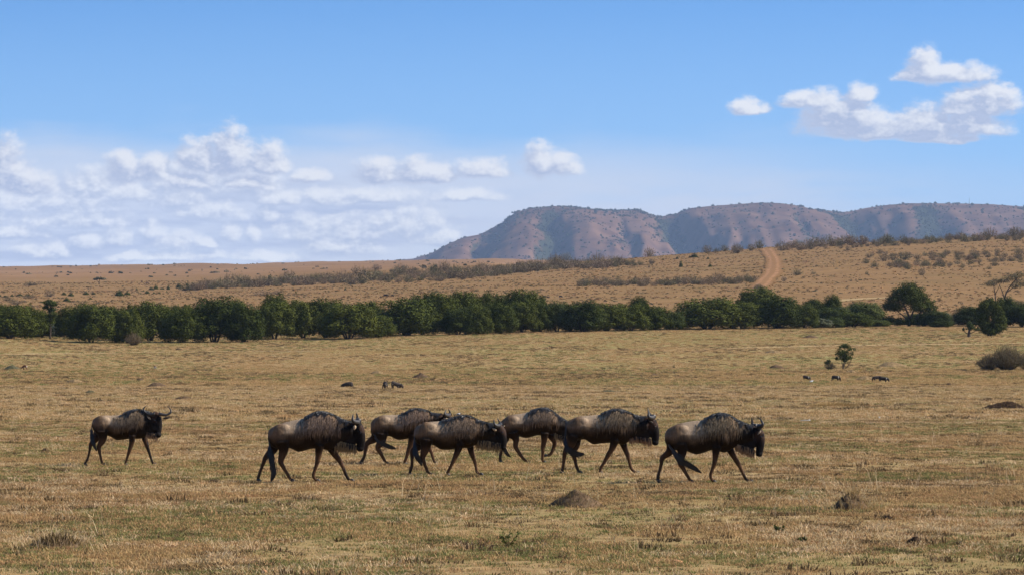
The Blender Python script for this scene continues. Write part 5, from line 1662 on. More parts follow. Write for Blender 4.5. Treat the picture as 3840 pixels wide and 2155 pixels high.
    # shaggy hair over shoulder, ribs and neck
    paths = []
    for i in range(430):
        f = min(0.86, max(0.36, r.gauss(0.62, 0.11)))
        f = round(f * 46 + r.gauss(0, 0.22)) / 46 if r.random() < 0.7 else f
        x = xs_[0] + (xs_[-1] - xs_[0]) * f
        zt_ = float(np.interp(x, xs_, tz1)); zb_ = float(np.interp(x, xs_, tz0)); hw = float(np.interp(x, xs_, hwv)) * float(np.interp(f, fxs, fws))
        zc, rz = (zt_ + zb_) / 2, (zt_ - zb_) / 2
        side = -1 if r.random() < 0.7 else 1
        th0 = r.uniform(0.45, 1.35); ln = r.uniform(0.10, 0.26)
        th1 = th0 + ln / rz
        pth = []
        for q in range(4):
            g_ = q / 3; th = th0 + (th1 - th0) * g_; cz = math.cos(th)
            wid = hw * (1.0 - 0.30 * max(cz, 0) ** 1.3 - 0.12 * max(-cz, 0))
            e = 0.009 + 0.008 * g_ + 0.018 * math.exp(-((f - 0.63) / 0.07) ** 2)
            pth.append((x - 0.02 * g_ + 0.006 * r.gauss(0, 1), side * (wid + e) * math.sin(th), zc + (rz + e * 0.5) * cz))
        paths.append(pth)
    hair_obj('shoulder_hair', paths, 0.0075, M['coat_hair'], root)
    # throat hair and beard
    paths, dark = [], []
    for i in range(int(beard['n'] * 1.5)):
        f = r.random()
        zx = beard['x0'] + (beard['x1'] - beard['x0']) * f
        zr = np.interp(f, [0, 1], [beard['r0'], beard['r1']]) - 5 - r.random() * 30
        ztip = np.interp(f, [0, 0.5, 1], beard['tip']) + r.gauss(0, 30)
        y_ = r.gauss(0, 0.035) + headturn * f * 0.8
        dxx = r.gauss(beard.get('dx', -14), 10)
        P_ = [(lx(zx), y_, lz(zr)), (lx(zx + dxx * 0.3), y_ * 1.1, lz(zr * 0.6 + ztip * 0.4)), (lx(zx + dxx * 0.7), y_ * 1.2, lz(zr * 0.25 + ztip * 0.75)), (lx(zx + dxx * 1.3), y_ * 1.3, lz(ztip))]
        if r.random() < 0.55:
            paths.append(P_)
        else:
            dark.append([P_[0], P_[1], tuple((np.array(P_[1]) * 0.4 + np.array(P_[2]) * 0.6))])
    if paths:
        hair_obj('beard', paths, 0.0085, M['beard'], root)
        hair_obj('throat_hair', dark, 0.010, M['beard_dark'], root)
    # tail
    V, Fc = [], []
    tp = [(lx(a), y_, lz(b_), rr * k_ * 0.66) for (a, b_, y_, rr) in tail]
    C_ = catmull(tp, 6)
    tube(V, Fc, [Vector(c[:3]) for c in C_], [max(c[3] * 0.6, 0.006) for c in C_], 1.0, 8)
    to = mesh_obj('tail', V, Fc, M['mane'], root)
    cc = np.array(C_)
    paths = []
    for i in range(300):
        t0 = r.uniform(0.30, 0.86); t1 = min(1.0, t0 + r.uniform(0.14, 0.34))
        off = np.array([r.gauss(0, 1), r.gauss(0, 0.6), r.gauss(0, 1)])
        pth = []
        for q in range(5):
            t_ = t0 + (t1 - t0) * q / 4
            j = t_ * (len(cc) - 1); j0 = int(j); j1 = min(j0 + 1, len(cc) - 1); ff = j - j0
            c = cc[j0] * (1 - ff) + cc[j1] * ff
            pth.append(c[:3] + off * c[3] * (0.55 + 0.25 * q / 4))
        paths.append(pth)
    hair_obj('tail_tuft', paths, 0.007, M['mane'], to)
    return root


def leg(side, rear, *pts_, lift=False):
    return (side, rear, pts_, lift)


N, FAR = -1, 1
wildebeest('leftmost wildebeest, a little apart, head turned to face the camera with both horns spread', (280, 1480), 4.82, 1262,
           [(325, 450, 600, .09), (370, 408, 680, .16), (450, 377, 740, .21), (550, 363, 725, .22), (650, 368, 750, .24), (750, 361, 812, .26), (850, 350, 806, .26), (950, 312, 795, .25), (1050, 275, 785, .23), (1120, 268, 790, .21), (1200, 275, 785, .19), (1270, 292, 745, .15), (1340, 312, 690, .13), (1410, 335, 640, .11)],
           [leg(FAR, True, (430, 640, 90), (360, 800, 66), (285, 885, 40), (262, 1000, 26), (232, 1130, 23), (205, 1190, 25), (165, 1255, 22)),
            leg(N, True, (510, 640, 105), (515, 800, 72), (450, 920, 44), (455, 1000, 33), (475, 1100, 26), (500, 1200, 25), (530, 1250, 23)),
            leg(N, False, (1050, 720, 66), (1040, 850, 50), (1000, 990, 36), (965, 1090, 25), (935, 1180, 23), (915, 1228, 20)),
            leg(FAR, False, (1230, 720, 58), (1290, 890, 42), (1330, 1010, 31), (1370, 1130, 23), (1400, 1210, 23), (1432, 1248, 22))],
           [(1400, 360, 78), (1475, 400, 92), (1510, 500, 76), (1520, 610, 62), (1508, 690, 56), (1502, 730, 52)],
           [[(1455, 338, -0.10, .040), (1390, 352, -0.11, .033), (1320, 338, -0.10, .021), (1262, 290, -0.08, .021), (1255, 235, -0.07, .016), (1312, 180, -0.07, .004)],
            [(1530, 335, -0.12, .040), (1600, 352, -0.13, .033), (1680, 352, -0.12, .024), (1738, 315, -0.10, .024), (1738, 260, -0.09, .016), (1684, 186, -0.09, .004)]],
           [(1348, 408, -0.10, 46, 26, -0.7, 'ear_pale'), (1652, 415, -0.04, 78, 30, 0.25, 'ear_dark')],
           dict(n=420, x0=1300, x1=1500, r0=700, r1=720, tip=(735, 770, 785), dx=0), [(340, 440, 0.0, 24), (318, 550, -0.05, 22), (318, 700, -0.10, 32), (335, 830, -0.14, 34), (375, 920, -0.15, 26), (410, 1000, -0.15, 10)],
           (880, 1400, 0.9), headturn=-0.10, seed=3, eye=[(1455, 452, -0.165), (1562, 452, -0.165)])

wildebeest('second wildebeest from the left, tail hanging straight down, golden beard, pale ring-shaped ear', (920, 1500), 4.252, 1292,
           [(362, 500, 640, .09), (400, 450, 720, .16), (480, 398, 760, .21), (580, 362, 760, .23), (700, 332, 760, .25), (800, 308, 800, .27), (850, 300, 820, .28), (950, 277, 798, .28), (1050, 226, 768, .27), (1130, 192, 770, .25), (1230, 186, 775, .23), (1330, 206, 795, .20), (1400, 235, 765, .18), (1480, 275, 700, .16), (1560, 315, 655, .14), (1640, 340, 625, .12), (1710, 352, 600, .11)],
           [leg(FAR, True, (480, 640, 110), (420, 800, 76), (322, 905, 44), (280, 1010, 32), (240, 1120, 27), (207, 1220, 27), (190, 1290, 25)),
            leg(N, True, (600, 640, 120), (612, 800, 78), (570, 965, 46), (610, 1060, 35), (662, 1150, 29), (710, 1235, 27), (742, 1285, 24)),
            leg(N, False, (1190, 700, 78), (1172, 850, 54), (1150, 980, 39), (1120, 1090, 29), (1090, 1190, 30), (1112, 1255, 25), (1148, 1290, 22)),
            leg(FAR, False, (1330, 690, 90), (1420, 850, 60), (1500, 960, 42), (1560, 1080, 30), (1600, 1180, 28), (1642, 1250, 25), (1688, 1275, 21))],
           [(1745, 370, 78), (1795, 440, 92), (1830, 545, 84), (1842, 650, 72), (1836, 735, 62), (1822, 778, 50)],
           [[(1800, 345, -0.05, .050), (1752, 340, -0.14, .045), (1722, 312, -0.20, .028), (1718, 262, -0.17, .018), (1722, 212, -0.14, .005)], [(1810, 330, 0.05, .050), (1790, 318, 0.13, .045), (1782, 280, 0.18, .026), (1775, 235, 0.16, .016), (1760, 195, 0.13, .005)]],
           [(1745, 430, -0.13, 42, 36, 1.4, 'ear_pale'), (1912, 437, 0.10, 26, 14, 0.1, 'ear_dark')],
           dict(n=620, x0=1440, x1=1770, r0=660, r1=740, tip=(775, 800, 822), dx=-10), [(383, 470, 0.0, 22), (382, 600, -0.06, 24), (402, 780, -0.14, 44), (430, 950, -0.17, 52), (455, 1080, -0.17, 44), (462, 1180, -0.17, 34), (420, 1280, -0.17, 10)],
           (950, 1715, 1.0), seed=5, eye=[(1842, 505, -0.125)])

wildebeest('third wildebeest from the left, its face hidden behind the back of the fourth', (1320, 1490), 4.293, 1066,
           [(303, 405, 560, .09), (340, 350, 640, .16), (420, 303, 640, .21), (500, 277, 640, .23), (600, 274, 615, .24), (700, 272, 662, .26), (760, 268, 678, .27), (850, 252, 666, .27), (930, 200, 650, .26), (1010, 181, 625, .24), (1100, 184, 580, .22), (1200, 210, 500, .18), (1300, 255, 440, .15), (1380, 266, 415, .12), (1450, 270, 400, .10)],
           [leg(FAR, True, (410, 530, 100), (360, 650, 72), (242, 735, 42), (215, 840, 31), (195, 950, 26), (165, 1010, 28), (132, 1060, 24)),
            leg(N, True, (480, 560, 105), (470, 700, 74), (420, 808, 43), (470, 900, 32), (510, 980, 26), (540, 1035, 25), (568, 1060, 21)),
            leg(N, False, (980, 590, 68), (950, 740, 50), (905, 870, 37), (880, 950, 28), (855, 1010, 27), (842, 1040, 22)),
            leg(FAR, False, (1120, 540, 66), (1195, 690, 48), (1245, 800, 36), (1283, 890, 28), (1310, 970, 24), (1336, 1025, 21))],
           [(1475, 300, 66), (1530, 325, 74), (1580, 385, 66), (1615, 455, 56), (1630, 520, 48), (1632, 555, 40)],
           [[(1540, 285, -0.05, .050), (1512, 280, -0.13, .042), (1498, 262, -0.18, .026), (1505, 225, -0.16, .016), (1518, 185, -0.13, .005)], [(1545, 285, 0.05, .050), (1555, 278, 0.13, .042), (1572, 250, 0.18, .026), (1570, 215, 0.16, .016), (1548, 182, 0.13, .005)]],
           [(1512, 335, -0.11, 40, 22, -0.2, 'ear_pale'), (1580, 320, 0.11, 30, 16, 0.3, 'ear_pale')],
           dict(n=300, x0=1250, x1=1560, r0=430, r1=500, tip=(500, 560, 600), dx=-10), [(312, 400, 0.0, 22), (345, 560, -0.10, 30), (420, 670, -0.17, 42), (510, 735, -0.19, 44), (610, 785, -0.20, 32), (705, 815, -0.20, 8)],
           (800, 1450, 0.8), seed=7, eye=[(1560, 350, -0.11)])

wildebeest('fourth wildebeest from the left, in front of the third, tan ear and ragged brown beard', (1320, 1490), 4.293, 1248,
           [(1008, 540, 660, .09), (1050, 465, 740, .16), (1120, 418, 760, .21), (1220, 388, 745, .23), (1320, 380, 765, .25), (1420, 374, 828, .27), (1520, 362, 836, .28), (1620, 328, 830, .27), (1700, 304, 815, .26), (1780, 291, 805, .24), (1880, 297, 808, .22), (1960, 330, 775, .19), (2050, 374, 715, .16), (2150, 405, 680, .14), (2230, 420, 655, .12), (2300, 436, 640, .11)],
           [leg(FAR, True, (1100, 640, 98), (1075, 775, 72), (972, 855, 42), (965, 960, 31), (965, 1060, 26), (950, 1150, 28), (918, 1245, 22)),
            leg(N, True, (1200, 650, 110), (1180, 820, 75), (1140, 955, 45), (1165, 1050, 33), (1195, 1130, 28), (1222, 1200, 26), (1268, 1243, 23)),
            leg(N, False, (1740, 740, 72), (1700, 860, 53), (1640, 1000, 37), (1590, 1100, 27), (1550, 1170, 27), (1527, 1215, 22)),
            leg(FAR, False, (1890, 735, 66), (1920, 870, 49), (1965, 1000, 35), (1995, 1110, 25), (2012, 1200, 26), (2068, 1243, 22))],
           [(2330, 465, 74), (2390, 540, 84), (2420, 640, 74), (2432, 730, 62), (2428, 790, 50), (2424, 810, 42)],
           [[(2370, 450, -0.05, .046), (2325, 448, -0.14, .040), (2298, 425, -0.18, .026), (2288, 385, -0.16, .016), (2284, 345, -0.13, .005)], [(2375, 440, 0.05, .046), (2385, 425, 0.13, .040), (2378, 400, 0.17, .024), (2362, 370, 0.15, .015), (2340, 328, 0.13, .005)]],
           [(2290, 505, -0.12, 44, 28, -0.5, 'ear_pale'), (2440, 462, 0.11, 26, 14, 0.6, 'ear_pale')],
           dict(n=560, x0=2010, x1=2400, r0=690, r1=760, tip=(790, 830, 840), dx=-12), [(1020, 515, 0.0, 22), (1010, 650, -0.06, 24), (1010, 800, -0.13, 40), (1040, 930, -0.17, 42), (1090, 1010, -0.17, 30), (1132, 1085, -0.17, 9)],
           (1450, 2300, 0.85), seed=9, eye=[(2420, 560, -0.12)])

wildebeest('fifth wildebeest from the left, head hidden behind the next animal, one front leg lifted', (1820, 1490), 5.165, 1243,
           [(298, 480, 600, .09), (340, 425, 760, .16), (430, 354, 800, .21), (520, 328, 765, .23), (640, 313, 745, .25), (780, 288, 778, .27), (900, 254, 755, .27), (1000, 220, 728, .26), (1100, 203, 730, .25), (1200, 213, 720, .23), (1300, 264, 700, .20), (1380, 324, 690, .17), (1460, 384, 680, .14), (1540, 434, 670, .12), (1610, 478, 665, .10)],
           [leg(FAR, True, (400, 660, 120), (370, 810, 84), (318, 950, 50), (300, 1060, 36), (288, 1150, 31), (292, 1235, 27)),
            leg(N, True, (540, 650, 125), (592, 810, 66), (585, 945, 47), (648, 1050, 38), (710, 1140, 33), (766, 1200, 30), (818, 1238, 25)),
            leg(N, False, (1150, 670, 88), (1138, 820, 60), (1115, 960, 43), (1110, 1080, 32), (1106, 1180, 31), (1130, 1233, 27)),
            leg(FAR, False, (1220, 680, 82), (1310, 805, 54), (1342, 885, 46), (1315, 985, 36), (1285, 1060, 32), (1245, 1105, 31), (1190, 1115, 26), lift=True)],
           [(1625, 540, 80), (1665, 640, 84), (1690, 740, 72), (1695, 830, 60), (1690, 900, 50), (1686, 925, 44)],
           [[(1680, 545, -0.05, .050), (1650, 535, -0.13, .042), (1640, 510, -0.18, .026), (1648, 470, -0.16, .016), (1665, 440, -0.13, .005)], [(1690, 545, 0.05, .050), (1700, 535, 0.13, .042), (1715, 500, 0.18, .026), (1712, 465, 0.16, .016), (1695, 435, 0.13, .005)]],
           [(1640, 600, -0.12, 44, 28, -0.5, 'ear_pale'), (1720, 580, 0.11, 30, 14, 0.6, 'ear_pale')],
           dict(n=360, x0=1320, x1=1660, r0=700, r1=800, tip=(800, 850, 930), dx=16), [(312, 460, 0.0, 22), (325, 700, -0.10, 34), (350, 920, -0.16, 44), (385, 1020, -0.17, 38), (430, 1090, -0.17, 26), (485, 1145, -0.17, 8)],
           (870, 1610, 0.95), seed=11, eye=[(1690, 640, -0.12)])

wildebeest('sixth wildebeest from the left, single upright horn in profile, forked tail tuft flicked forward', (2060, 1490), 4.518, 1282,
           [(288, 425, 560, .09), (320, 388, 660, .16), (400, 347, 720, .21), (500, 313, 720, .23), (600, 304, 705, .25), (700, 297, 768, .27), (760, 292, 788, .28), (880, 280, 772, .28), (980, 236, 765, .27), (1080, 202, 762, .26), (1180, 202, 778, .24), (1260, 217, 800, .21), (1340, 250, 745, .18), (1430, 294, 680, .16), (1520, 320, 640, .14), (1600, 331, 615, .12), (1660, 336, 600, .11)],
           [leg(N, True, (400, 620, 105), (358, 780, 82), (280, 880, 48), (250, 1000, 35), (240, 1100, 28), (225, 1200, 28), (202, 1268, 24)),
            leg(FAR, True, (450, 640, 108), (445, 820, 70), (400, 915, 50), (430, 1030, 37), (450, 1130, 29), (480, 1220, 28), (508, 1278, 24)),
            leg(N, False, (1110, 700, 86), (1062, 850, 54), (982, 990, 41), (930, 1090, 30), (872, 1190, 28), (856, 1275, 22)),
            leg(FAR, False, (1240, 720, 76), (1280, 850, 52), (1335, 990, 38), (1360, 1090, 29), (1390, 1200, 27), (1430, 1252, 25), (1486, 1285, 20))],
           [(1695, 365, 76), (1745, 440, 88), (1780, 545, 80), (1795, 650, 70), (1792, 735, 60), (1786, 770, 50)],
           [[(1750, 335, -0.05, .052), (1705, 335, -0.13, .046), (1678, 310, -0.18, .030), (1676, 255, -0.16, .020), (1664, 172, -0.12, .005)], [(1770, 320, 0.05, .052), (1750, 318, 0.13, .044), (1722, 300, 0.18, .026), (1700, 250, 0.16, .016), (1680, 200, 0.12, .005)]],
           [(1715, 405, -0.12, 50, 24, -0.5, 'ear_dark'), (1845, 365, 0.11, 40, 14, 0.45, 'ear_pale')],
           dict(n=560, x0=1330, x1=1720, r0=650, r1=720, tip=(745, 745, 800), dx=10), [(288, 405, 0.0, 22), (275, 560, -0.06, 22), (272, 720, -0.12, 38), (302, 840, -0.17, 50), (380, 915, -0.18, 52), (480, 950, -0.18, 42), (585, 945, -0.18, 10)],
           (880, 1665, 0.9), seed=13, eye=[(1790, 490, -0.125)])

wildebeest('rightmost wildebeest leading the line, golden beard, tail swung forward past its hind legs', (2420, 1520), 4.519, 1296,
           [(332, 470, 600, .09), (370, 404, 680, .16), (450, 348, 740, .21), (560, 303, 760, .23), (680, 277, 765, .25), (780, 260, 798, .27), (860, 252, 823, .28), (980, 237, 798, .28), (1060, 209, 768, .27), (1150, 157, 750, .26), (1250, 135, 772, .25), (1340, 140, 792, .23), (1430, 166, 755, .20), (1500, 210, 715, .18), (1580, 259, 675, .16), (1680, 304, 635, .14), (1760, 330, 610, .12), (1830, 346, 595, .11)],
           [leg(FAR, True, (470, 620, 110), (418, 780, 72), (292, 885, 44), (275, 990, 33), (245, 1100, 29), (220, 1200, 31), (212, 1285, 30)),
            leg(N, True, (600, 630, 120), (620, 800, 76), (580, 955, 48), (640, 1060, 37), (690, 1150, 31), (740, 1230, 28), (770, 1280, 23)),
            leg(N, False, (1200, 690, 82), (1182, 850, 54), (1165, 980, 41), (1125, 1090, 30), (1100, 1180, 31), (1122, 1248, 26), (1150, 1290, 22)),
            leg(FAR, False, (1410, 690, 78), (1490, 830, 54), (1580, 980, 43), (1640, 1100, 30), (1690, 1210, 28), (1740, 1268, 25), (1788, 1288, 20))],
           [(1865, 395, 78), (1920, 470, 90), (1945, 570, 82), (1945, 680, 70), (1930, 775, 62), (1918, 828, 50)],
           [[(1925, 350, -0.05, .052), (1955, 345, -0.13, .042), (1980, 310, -0.17, .028), (1962, 255, -0.15, .018), (1920, 203, -0.12, .005)], [(1890, 345, 0.05, .052), (1845, 340, 0.10, .042), (1824, 310, 0.14, .028), (1816, 255, 0.13, .018), (1802, 192, 0.10, .005)]],
           [(1925, 450, -0.13, 48, 20, 0.9, 'ear_pale'), (1850, 430, 0.1, 40, 18, -0.5, 'ear_dark')],
           dict(n=620, x0=1530, x1=1845, r0=650, r1=770, tip=(735, 800, 862), dx=-4), [(345, 470, 0.0, 22), (390, 640, -0.10, 34), (480, 780, -0.17, 56), (590, 915, -0.20, 62), (700, 990, -0.20, 46), (830, 1058, -0.20, 32), (940, 1125, -0.20, 8)],
           (1000, 1835, 1.0), seed=17, eye=[(1955, 520, -0.13)])


# smaller animals: fused skin, region colours
M['grey_skin'] = simple_mat('warthog_skin', (0.035, 0.026, 0.022), 0.8, 0.35, 9)
M['pale_skin'] = simple_mat('dusty_warthog_skin', (0.075, 0.056, 0.043), 0.8, 0.35, 9)
M['dark_skin'] = simple_mat('dark_hide', (0.022, 0.017, 0.016), 0.7, 0.3, 4)
M['zebra_skin'] = simple_mat('dusky_hide', (0.16, 0.09, 0.065), 0.8, 0.4, 6)
M['gazelle'] = simple_mat('red_brown_coat', (0.15, 0.062, 0.024), 0.7, 0.25, 12)
M['gazelle_pale'] = simple_mat('pale_grey_coat', (0.42, 0.36, 0.30), 0.7, 0.25, 12)
M['white_fur'] = simple_mat('white_fur', (0.62, 0.56, 0.46), 0.8, 0.15, 12)
M['white_feather'] = simple_mat('white_feather', (0.72, 0.71, 0.70), 0.7, 0.12, 20)
M['grey_feather'] = simple_mat('grey_feather', (0.16, 0.15, 0.15), 0.7, 0.3, 20)


def small_beast(name, label, cat, group, org, s, feet, body, legs, head, m_, depth_w, extras=(), Ymin=100, vox=0.022, horn=None):
    ox, oy = org
    cx = sum(b_[0] for b_ in body) / len(body)
    X0, Y, Z0 = hit(ox + cx / s, oy + feet / s, Ymin)
    k_ = Y / (F * s)
    lx = lambda zx: (zx - cx) * k_
    lz = lambda zy: (feet - zy) * k_
    root = empty(name, (X0, Y, Z0)); tag(root, label, cat, group)
    V, Fc = [], []
    tube(V, Fc, [Vector((lx(a), 0, (lz(t_) + lz(b_)) / 2)) for a, t_, b_ in body], [(lz(t_) - lz(b_)) / 2 for a, t_, b_ in body], depth_w, 14)
    for (sd, pts_) in legs:
        P_ = [Vector((lx(a), sd, lz(b_))) for a, b_, rr in pts_]
        tube(V, Fc, P_, [max(rr * k_, 0.02) for a, b_, rr in pts_], 1, 8)
    hp = [(Vector((lx(q[0]), q[3] if len(q) > 3 else 0, lz(q[1]))), q[2] * k_) for q in head]
    tube(V, Fc, [q[0] for q in hp], [q[1] for q in hp], 0.85, 10)
    me = fuse('body', V, Fc, vox, 2, 0.4)
    me.materials.append(m_)
    bo = link(bpy.data.objects.new('body', me)); bo.parent = root
    for (nm, mt, a, b_, y_, r3) in extras:
        V, Fc = [], []
        ellipsoid(V, Fc, (0, 0, 0), r3, 10, 6)
        e = mesh_obj(nm, V, Fc, mt, root); e.location = (lx(a), y_, lz(b_))
    if horn:
        for pl in horn:
            V, Fc = [], []
            tube(V, Fc, [Vector((lx(a), y_, lz(b_))) for a, b_, y_ in pl], [0.02] * (len(pl) - 1) + [0.006], 1, 6)
            mesh_obj('horn' if name != 'warthog' else 'tusk', V, Fc, M['white_fur'] if name == 'warthog' else M['horn'], root)
    return root


WG = 'warthogs grazing on the plain'
o1 = (2980, 1380); s1 = 6.779
def ears2(x, y, dx=0): return [('ear', M['dark_skin'], x, y, -0.09, (0.02, 0.05, 0.06)), ('ear', M['dark_skin'], x + dx, y, 0.09, (0.02, 0.05, 0.06))]
small_beast('warthog', 'dark warthog nosing down right behind the white bird', 'warthog', WG, o1, s1, 302, [(212, 180, 235), (235, 167, 250), (285, 178, 262), (335, 196, 282), (375, 212, 292), (390, 225, 285)],
            [(-0.09, [(232, 230, 18), (230, 270, 9), (228, 300, 8)]), (0.09, [(245, 230, 18), (240, 270, 9), (236, 300, 8)]), (-0.09, [(350, 260, 18), (356, 300, 9)]), (0.09, [(362, 260, 18), (366, 300, 9)])],
            [(378, 235, 30), (395, 265, 20), (402, 298, 11)], M['grey_skin'], 0.8, ears2(368, 205) + [('mane', M['white_fur'], 352, 222, -0.17, (0.03, 0.02, 0.10))], 120)
small_beast('warthog', 'dark warthog standing alone between the white bird and the pair', 'warthog', WG, o1, s1, 334, [(942, 205, 240), (965, 180, 255), (1010, 173, 265), (1070, 182, 272), (1120, 198, 282), (1150, 220, 282)],
            [(-0.09, [(955, 235, 22), (945, 275, 10), (928, 330, 8)]), (0.09, [(980, 240, 20), (978, 280, 10), (968, 315, 8)]), (-0.09, [(1100, 255, 20), (1108, 300, 10), (1112, 332, 9)]), (0.09, [(1085, 255, 20), (1095, 300, 10), (1104, 330, 9)])],
            [(1140, 235, 32), (1158, 275, 22), (1160, 330, 12)], M['grey_skin'], 0.8, ears2(1128, 190) + [('mane', M['white_fur'], 1108, 222, -0.18, (0.04, 0.02, 0.11))], 120)
small_beast('warthog', 'warthog facing left, the rear one of the overlapping pair on the right', 'warthog', WG, o1, s1, 335, [(2185, 195, 260), (2150, 185, 265), (2090, 188, 275), (2030, 195, 272), (1990, 210, 265)],
            [(-0.09, [(2040, 255, 18), (2045, 295, 9), (2050, 332, 8)]), (0.09, [(2020, 255, 18), (2030, 295, 9), (2036, 325, 8)]), (0.09, [(2160, 250, 20), (2165, 300, 9), (2168, 332, 8)]), (-0.09, [(2175, 250, 20), (2185, 300, 9), (2190, 332, 8)])],
            [(1998, 235, 28), (1975, 275, 22), (1985, 328, 11)], M['pale_skin'], 0.8, ears2(1985, 215), 120)
small_beast('warthog', 'black warthog facing right, the front one of the overlapping pair', 'warthog', WG, o1, s1, 346, [(2145, 200, 275), (2170, 186, 285), (2230, 210, 300), (2300, 220, 310), (2350, 232, 305), (2370, 245, 300)],
            [(-0.09, [(2155, 265, 22), (2150, 305, 10), (2152, 344, 8)]), (0.09, [(2180, 270, 20), (2182, 305, 10), (2186, 340, 8)]), (-0.09, [(2300, 285, 20), (2305, 320, 12), (2302, 344, 10)]), (0.09, [(2315, 285, 20), (2322, 320, 12), (2325, 344, 10)])],
            [(2365, 262, 30), (2392, 295, 20), (2402, 342, 11)], M['dark_skin'], 0.8, ears2(2350, 228) + [('mane', M['white_fur'], 2330, 252, -0.19, (0.03, 0.02, 0.08))], 120)
o2 = (1200, 1360); s2 = 5.152
small_beast('warthog', 'humped dark warthog with its head in the grass, left of the other two at centre', 'warthog', WG, o2, s2, 468, [(640, 385, 430), (610, 362, 455), (560, 360, 468), (500, 372, 470), (450, 395, 466), (425, 415, 462)],
            [(-0.1, [(610, 425, 24), (612, 450, 12), (625, 468, 9)]), (0.1, [(630, 425, 22), (640, 450, 10), (652, 466, 8)]), (-0.1, [(480, 440, 22), (470, 460, 16), (462, 466, 12)]), (0.1, [(500, 440, 22), (492, 460, 16), (486, 466, 12)])],
            [(440, 428, 28), (420, 442, 20), (402, 452, 11)], M['grey_skin'], 0.8, ears2(432, 405), 120)
small_beast('warthog', 'warthog standing head-on facing the camera at centre', 'warthog', WG, o2, s2, 505, [(1240, 375, 452), (1258, 368, 462), (1276, 375, 455)],
            [(-0.10, [(1222, 420, 20), (1214, 455, 11), (1208, 498, 9)]), (-0.14, [(1258, 430, 20), (1260, 470, 11), (1264, 512, 9)]), (-0.10, [(1296, 420, 20), (1300, 455, 11), (1304, 496, 9)]), (0.3, [(1240, 430, 18), (1240, 470, 9), (1238, 498, 8)])],
            [(1258, 400, 50, 0.1), (1262, 395, 48, -0.10), (1268, 375, 32, -0.25), (1270, 405, 24, -0.36), (1270, 430, 18, -0.42)], M['grey_skin'], 3.2, [('ear', M['dark_skin'], 1240, 346, -0.22, (0.035, 0.02, 0.05)), ('ear', M['dark_skin'], 1299, 344, -0.22, (0.035, 0.02, 0.05))], 120,
            horn=[[(1262, 425, -0.42), (1248, 428, -0.45), (1244, 415, -0.44)], [(1278, 425, -0.42), (1292, 428, -0.45), (1296, 415, -0.44)]])
small_beast('warthog', 'greyish warthog kneeling on its front legs to graze, rightmost of the three at centre', 'warthog', WG, o2, s2, 497, [(1378, 355, 410), (1400, 340, 428), (1450, 358, 440), (1510, 378, 460), (1560, 395, 468), (1585, 410, 462)],
            [(-0.1, [(1395, 405, 26), (1392, 445, 12), (1398, 492, 9)]), (0.1, [(1415, 410, 24), (1412, 445, 12), (1416, 494, 9)]), (-0.1, [(1505, 450, 24), (1520, 488, 14), (1490, 492, 10)]), (0.1, [(1540, 455, 24), (1550, 488, 14), (1525, 492, 10)])],
            [(1575, 430, 32), (1598, 455, 24), (1606, 495, 12)], M['pale_skin'], 0.8, ears2(1578, 405), 120)
# gazelles
o3 = (60, 1350); s3 = 28.92
small_beast('gazelle', 'red-brown gazelle with a white rump grazing near the left edge', 'gazelle', 'gazelles far out on the plain', o3, s3, 1060, [(1140, 540, 720), (1080, 490, 770), (980, 470, 740), (880, 480, 720), (800, 520, 740), (760, 570, 740)],
            [(-0.07, [(1080, 680, 80), (1150, 850, 30), (1180, 1050, 22)]), (0.07, [(1100, 680, 80), (1165, 850, 30), (1200, 1050, 22)]), (-0.07, [(810, 680, 60), (815, 850, 28), (800, 1040, 22)]), (0.07, [(830, 680, 60), (830, 850, 28), (820, 1040, 22)])],
            [(770, 620, 80), (690, 740, 60), (630, 840, 48), (600, 930, 26)], M['gazelle'], 0.75, [('rump_patch', M['white_fur'], 1165, 680, 0, (0.05, 0.09, 0.14)), ('belly_patch', M['white_fur'], 960, 720, 0, (0.20, 0.11, 0.05)), ('ear', M['gazelle'], 680, 760, -0.06, (0.02, 0.02, 0.06))], 300, 0.02,
            horn=[[(640, 790, -0.03), (690, 830, -0.03), (700, 870, -0.03)], [(640, 790, 0.03), (690, 830, 0.03), (700, 870, 0.03)]])
o4 = (0, 1300); s4 = 2.683
small_beast('gazelle', 'tiny pale gazelle grazing left of centre on the far plain', 'gazelle', 'gazelles far out on the plain', o4, s4, 222, [(1572, 194, 207), (1565, 191, 209), (1557, 192, 208), (1550, 197, 208)],
            [(-0.06, [(1570, 204, 4), (1571, 213, 1.6), (1570, 221, 1.2)]), (0.06, [(1566, 204, 4), (1566, 213, 1.6), (1565, 221, 1.2)]), (-0.06, [(1553, 204, 4), (1552, 213, 1.6), (1552, 221, 1.2)]), (0.06, [(1556, 204, 4), (1556, 213, 1.6), (1556, 221, 1.2)])],
            [(1551, 203, 4.5), (1548, 210, 3), (1546, 218, 1.6)], M['gazelle_pale'], 0.8, [('back_patch', M['gazelle'], 1560, 192, 0, (0.16, 0.09, 0.05))], 300, 0.02)
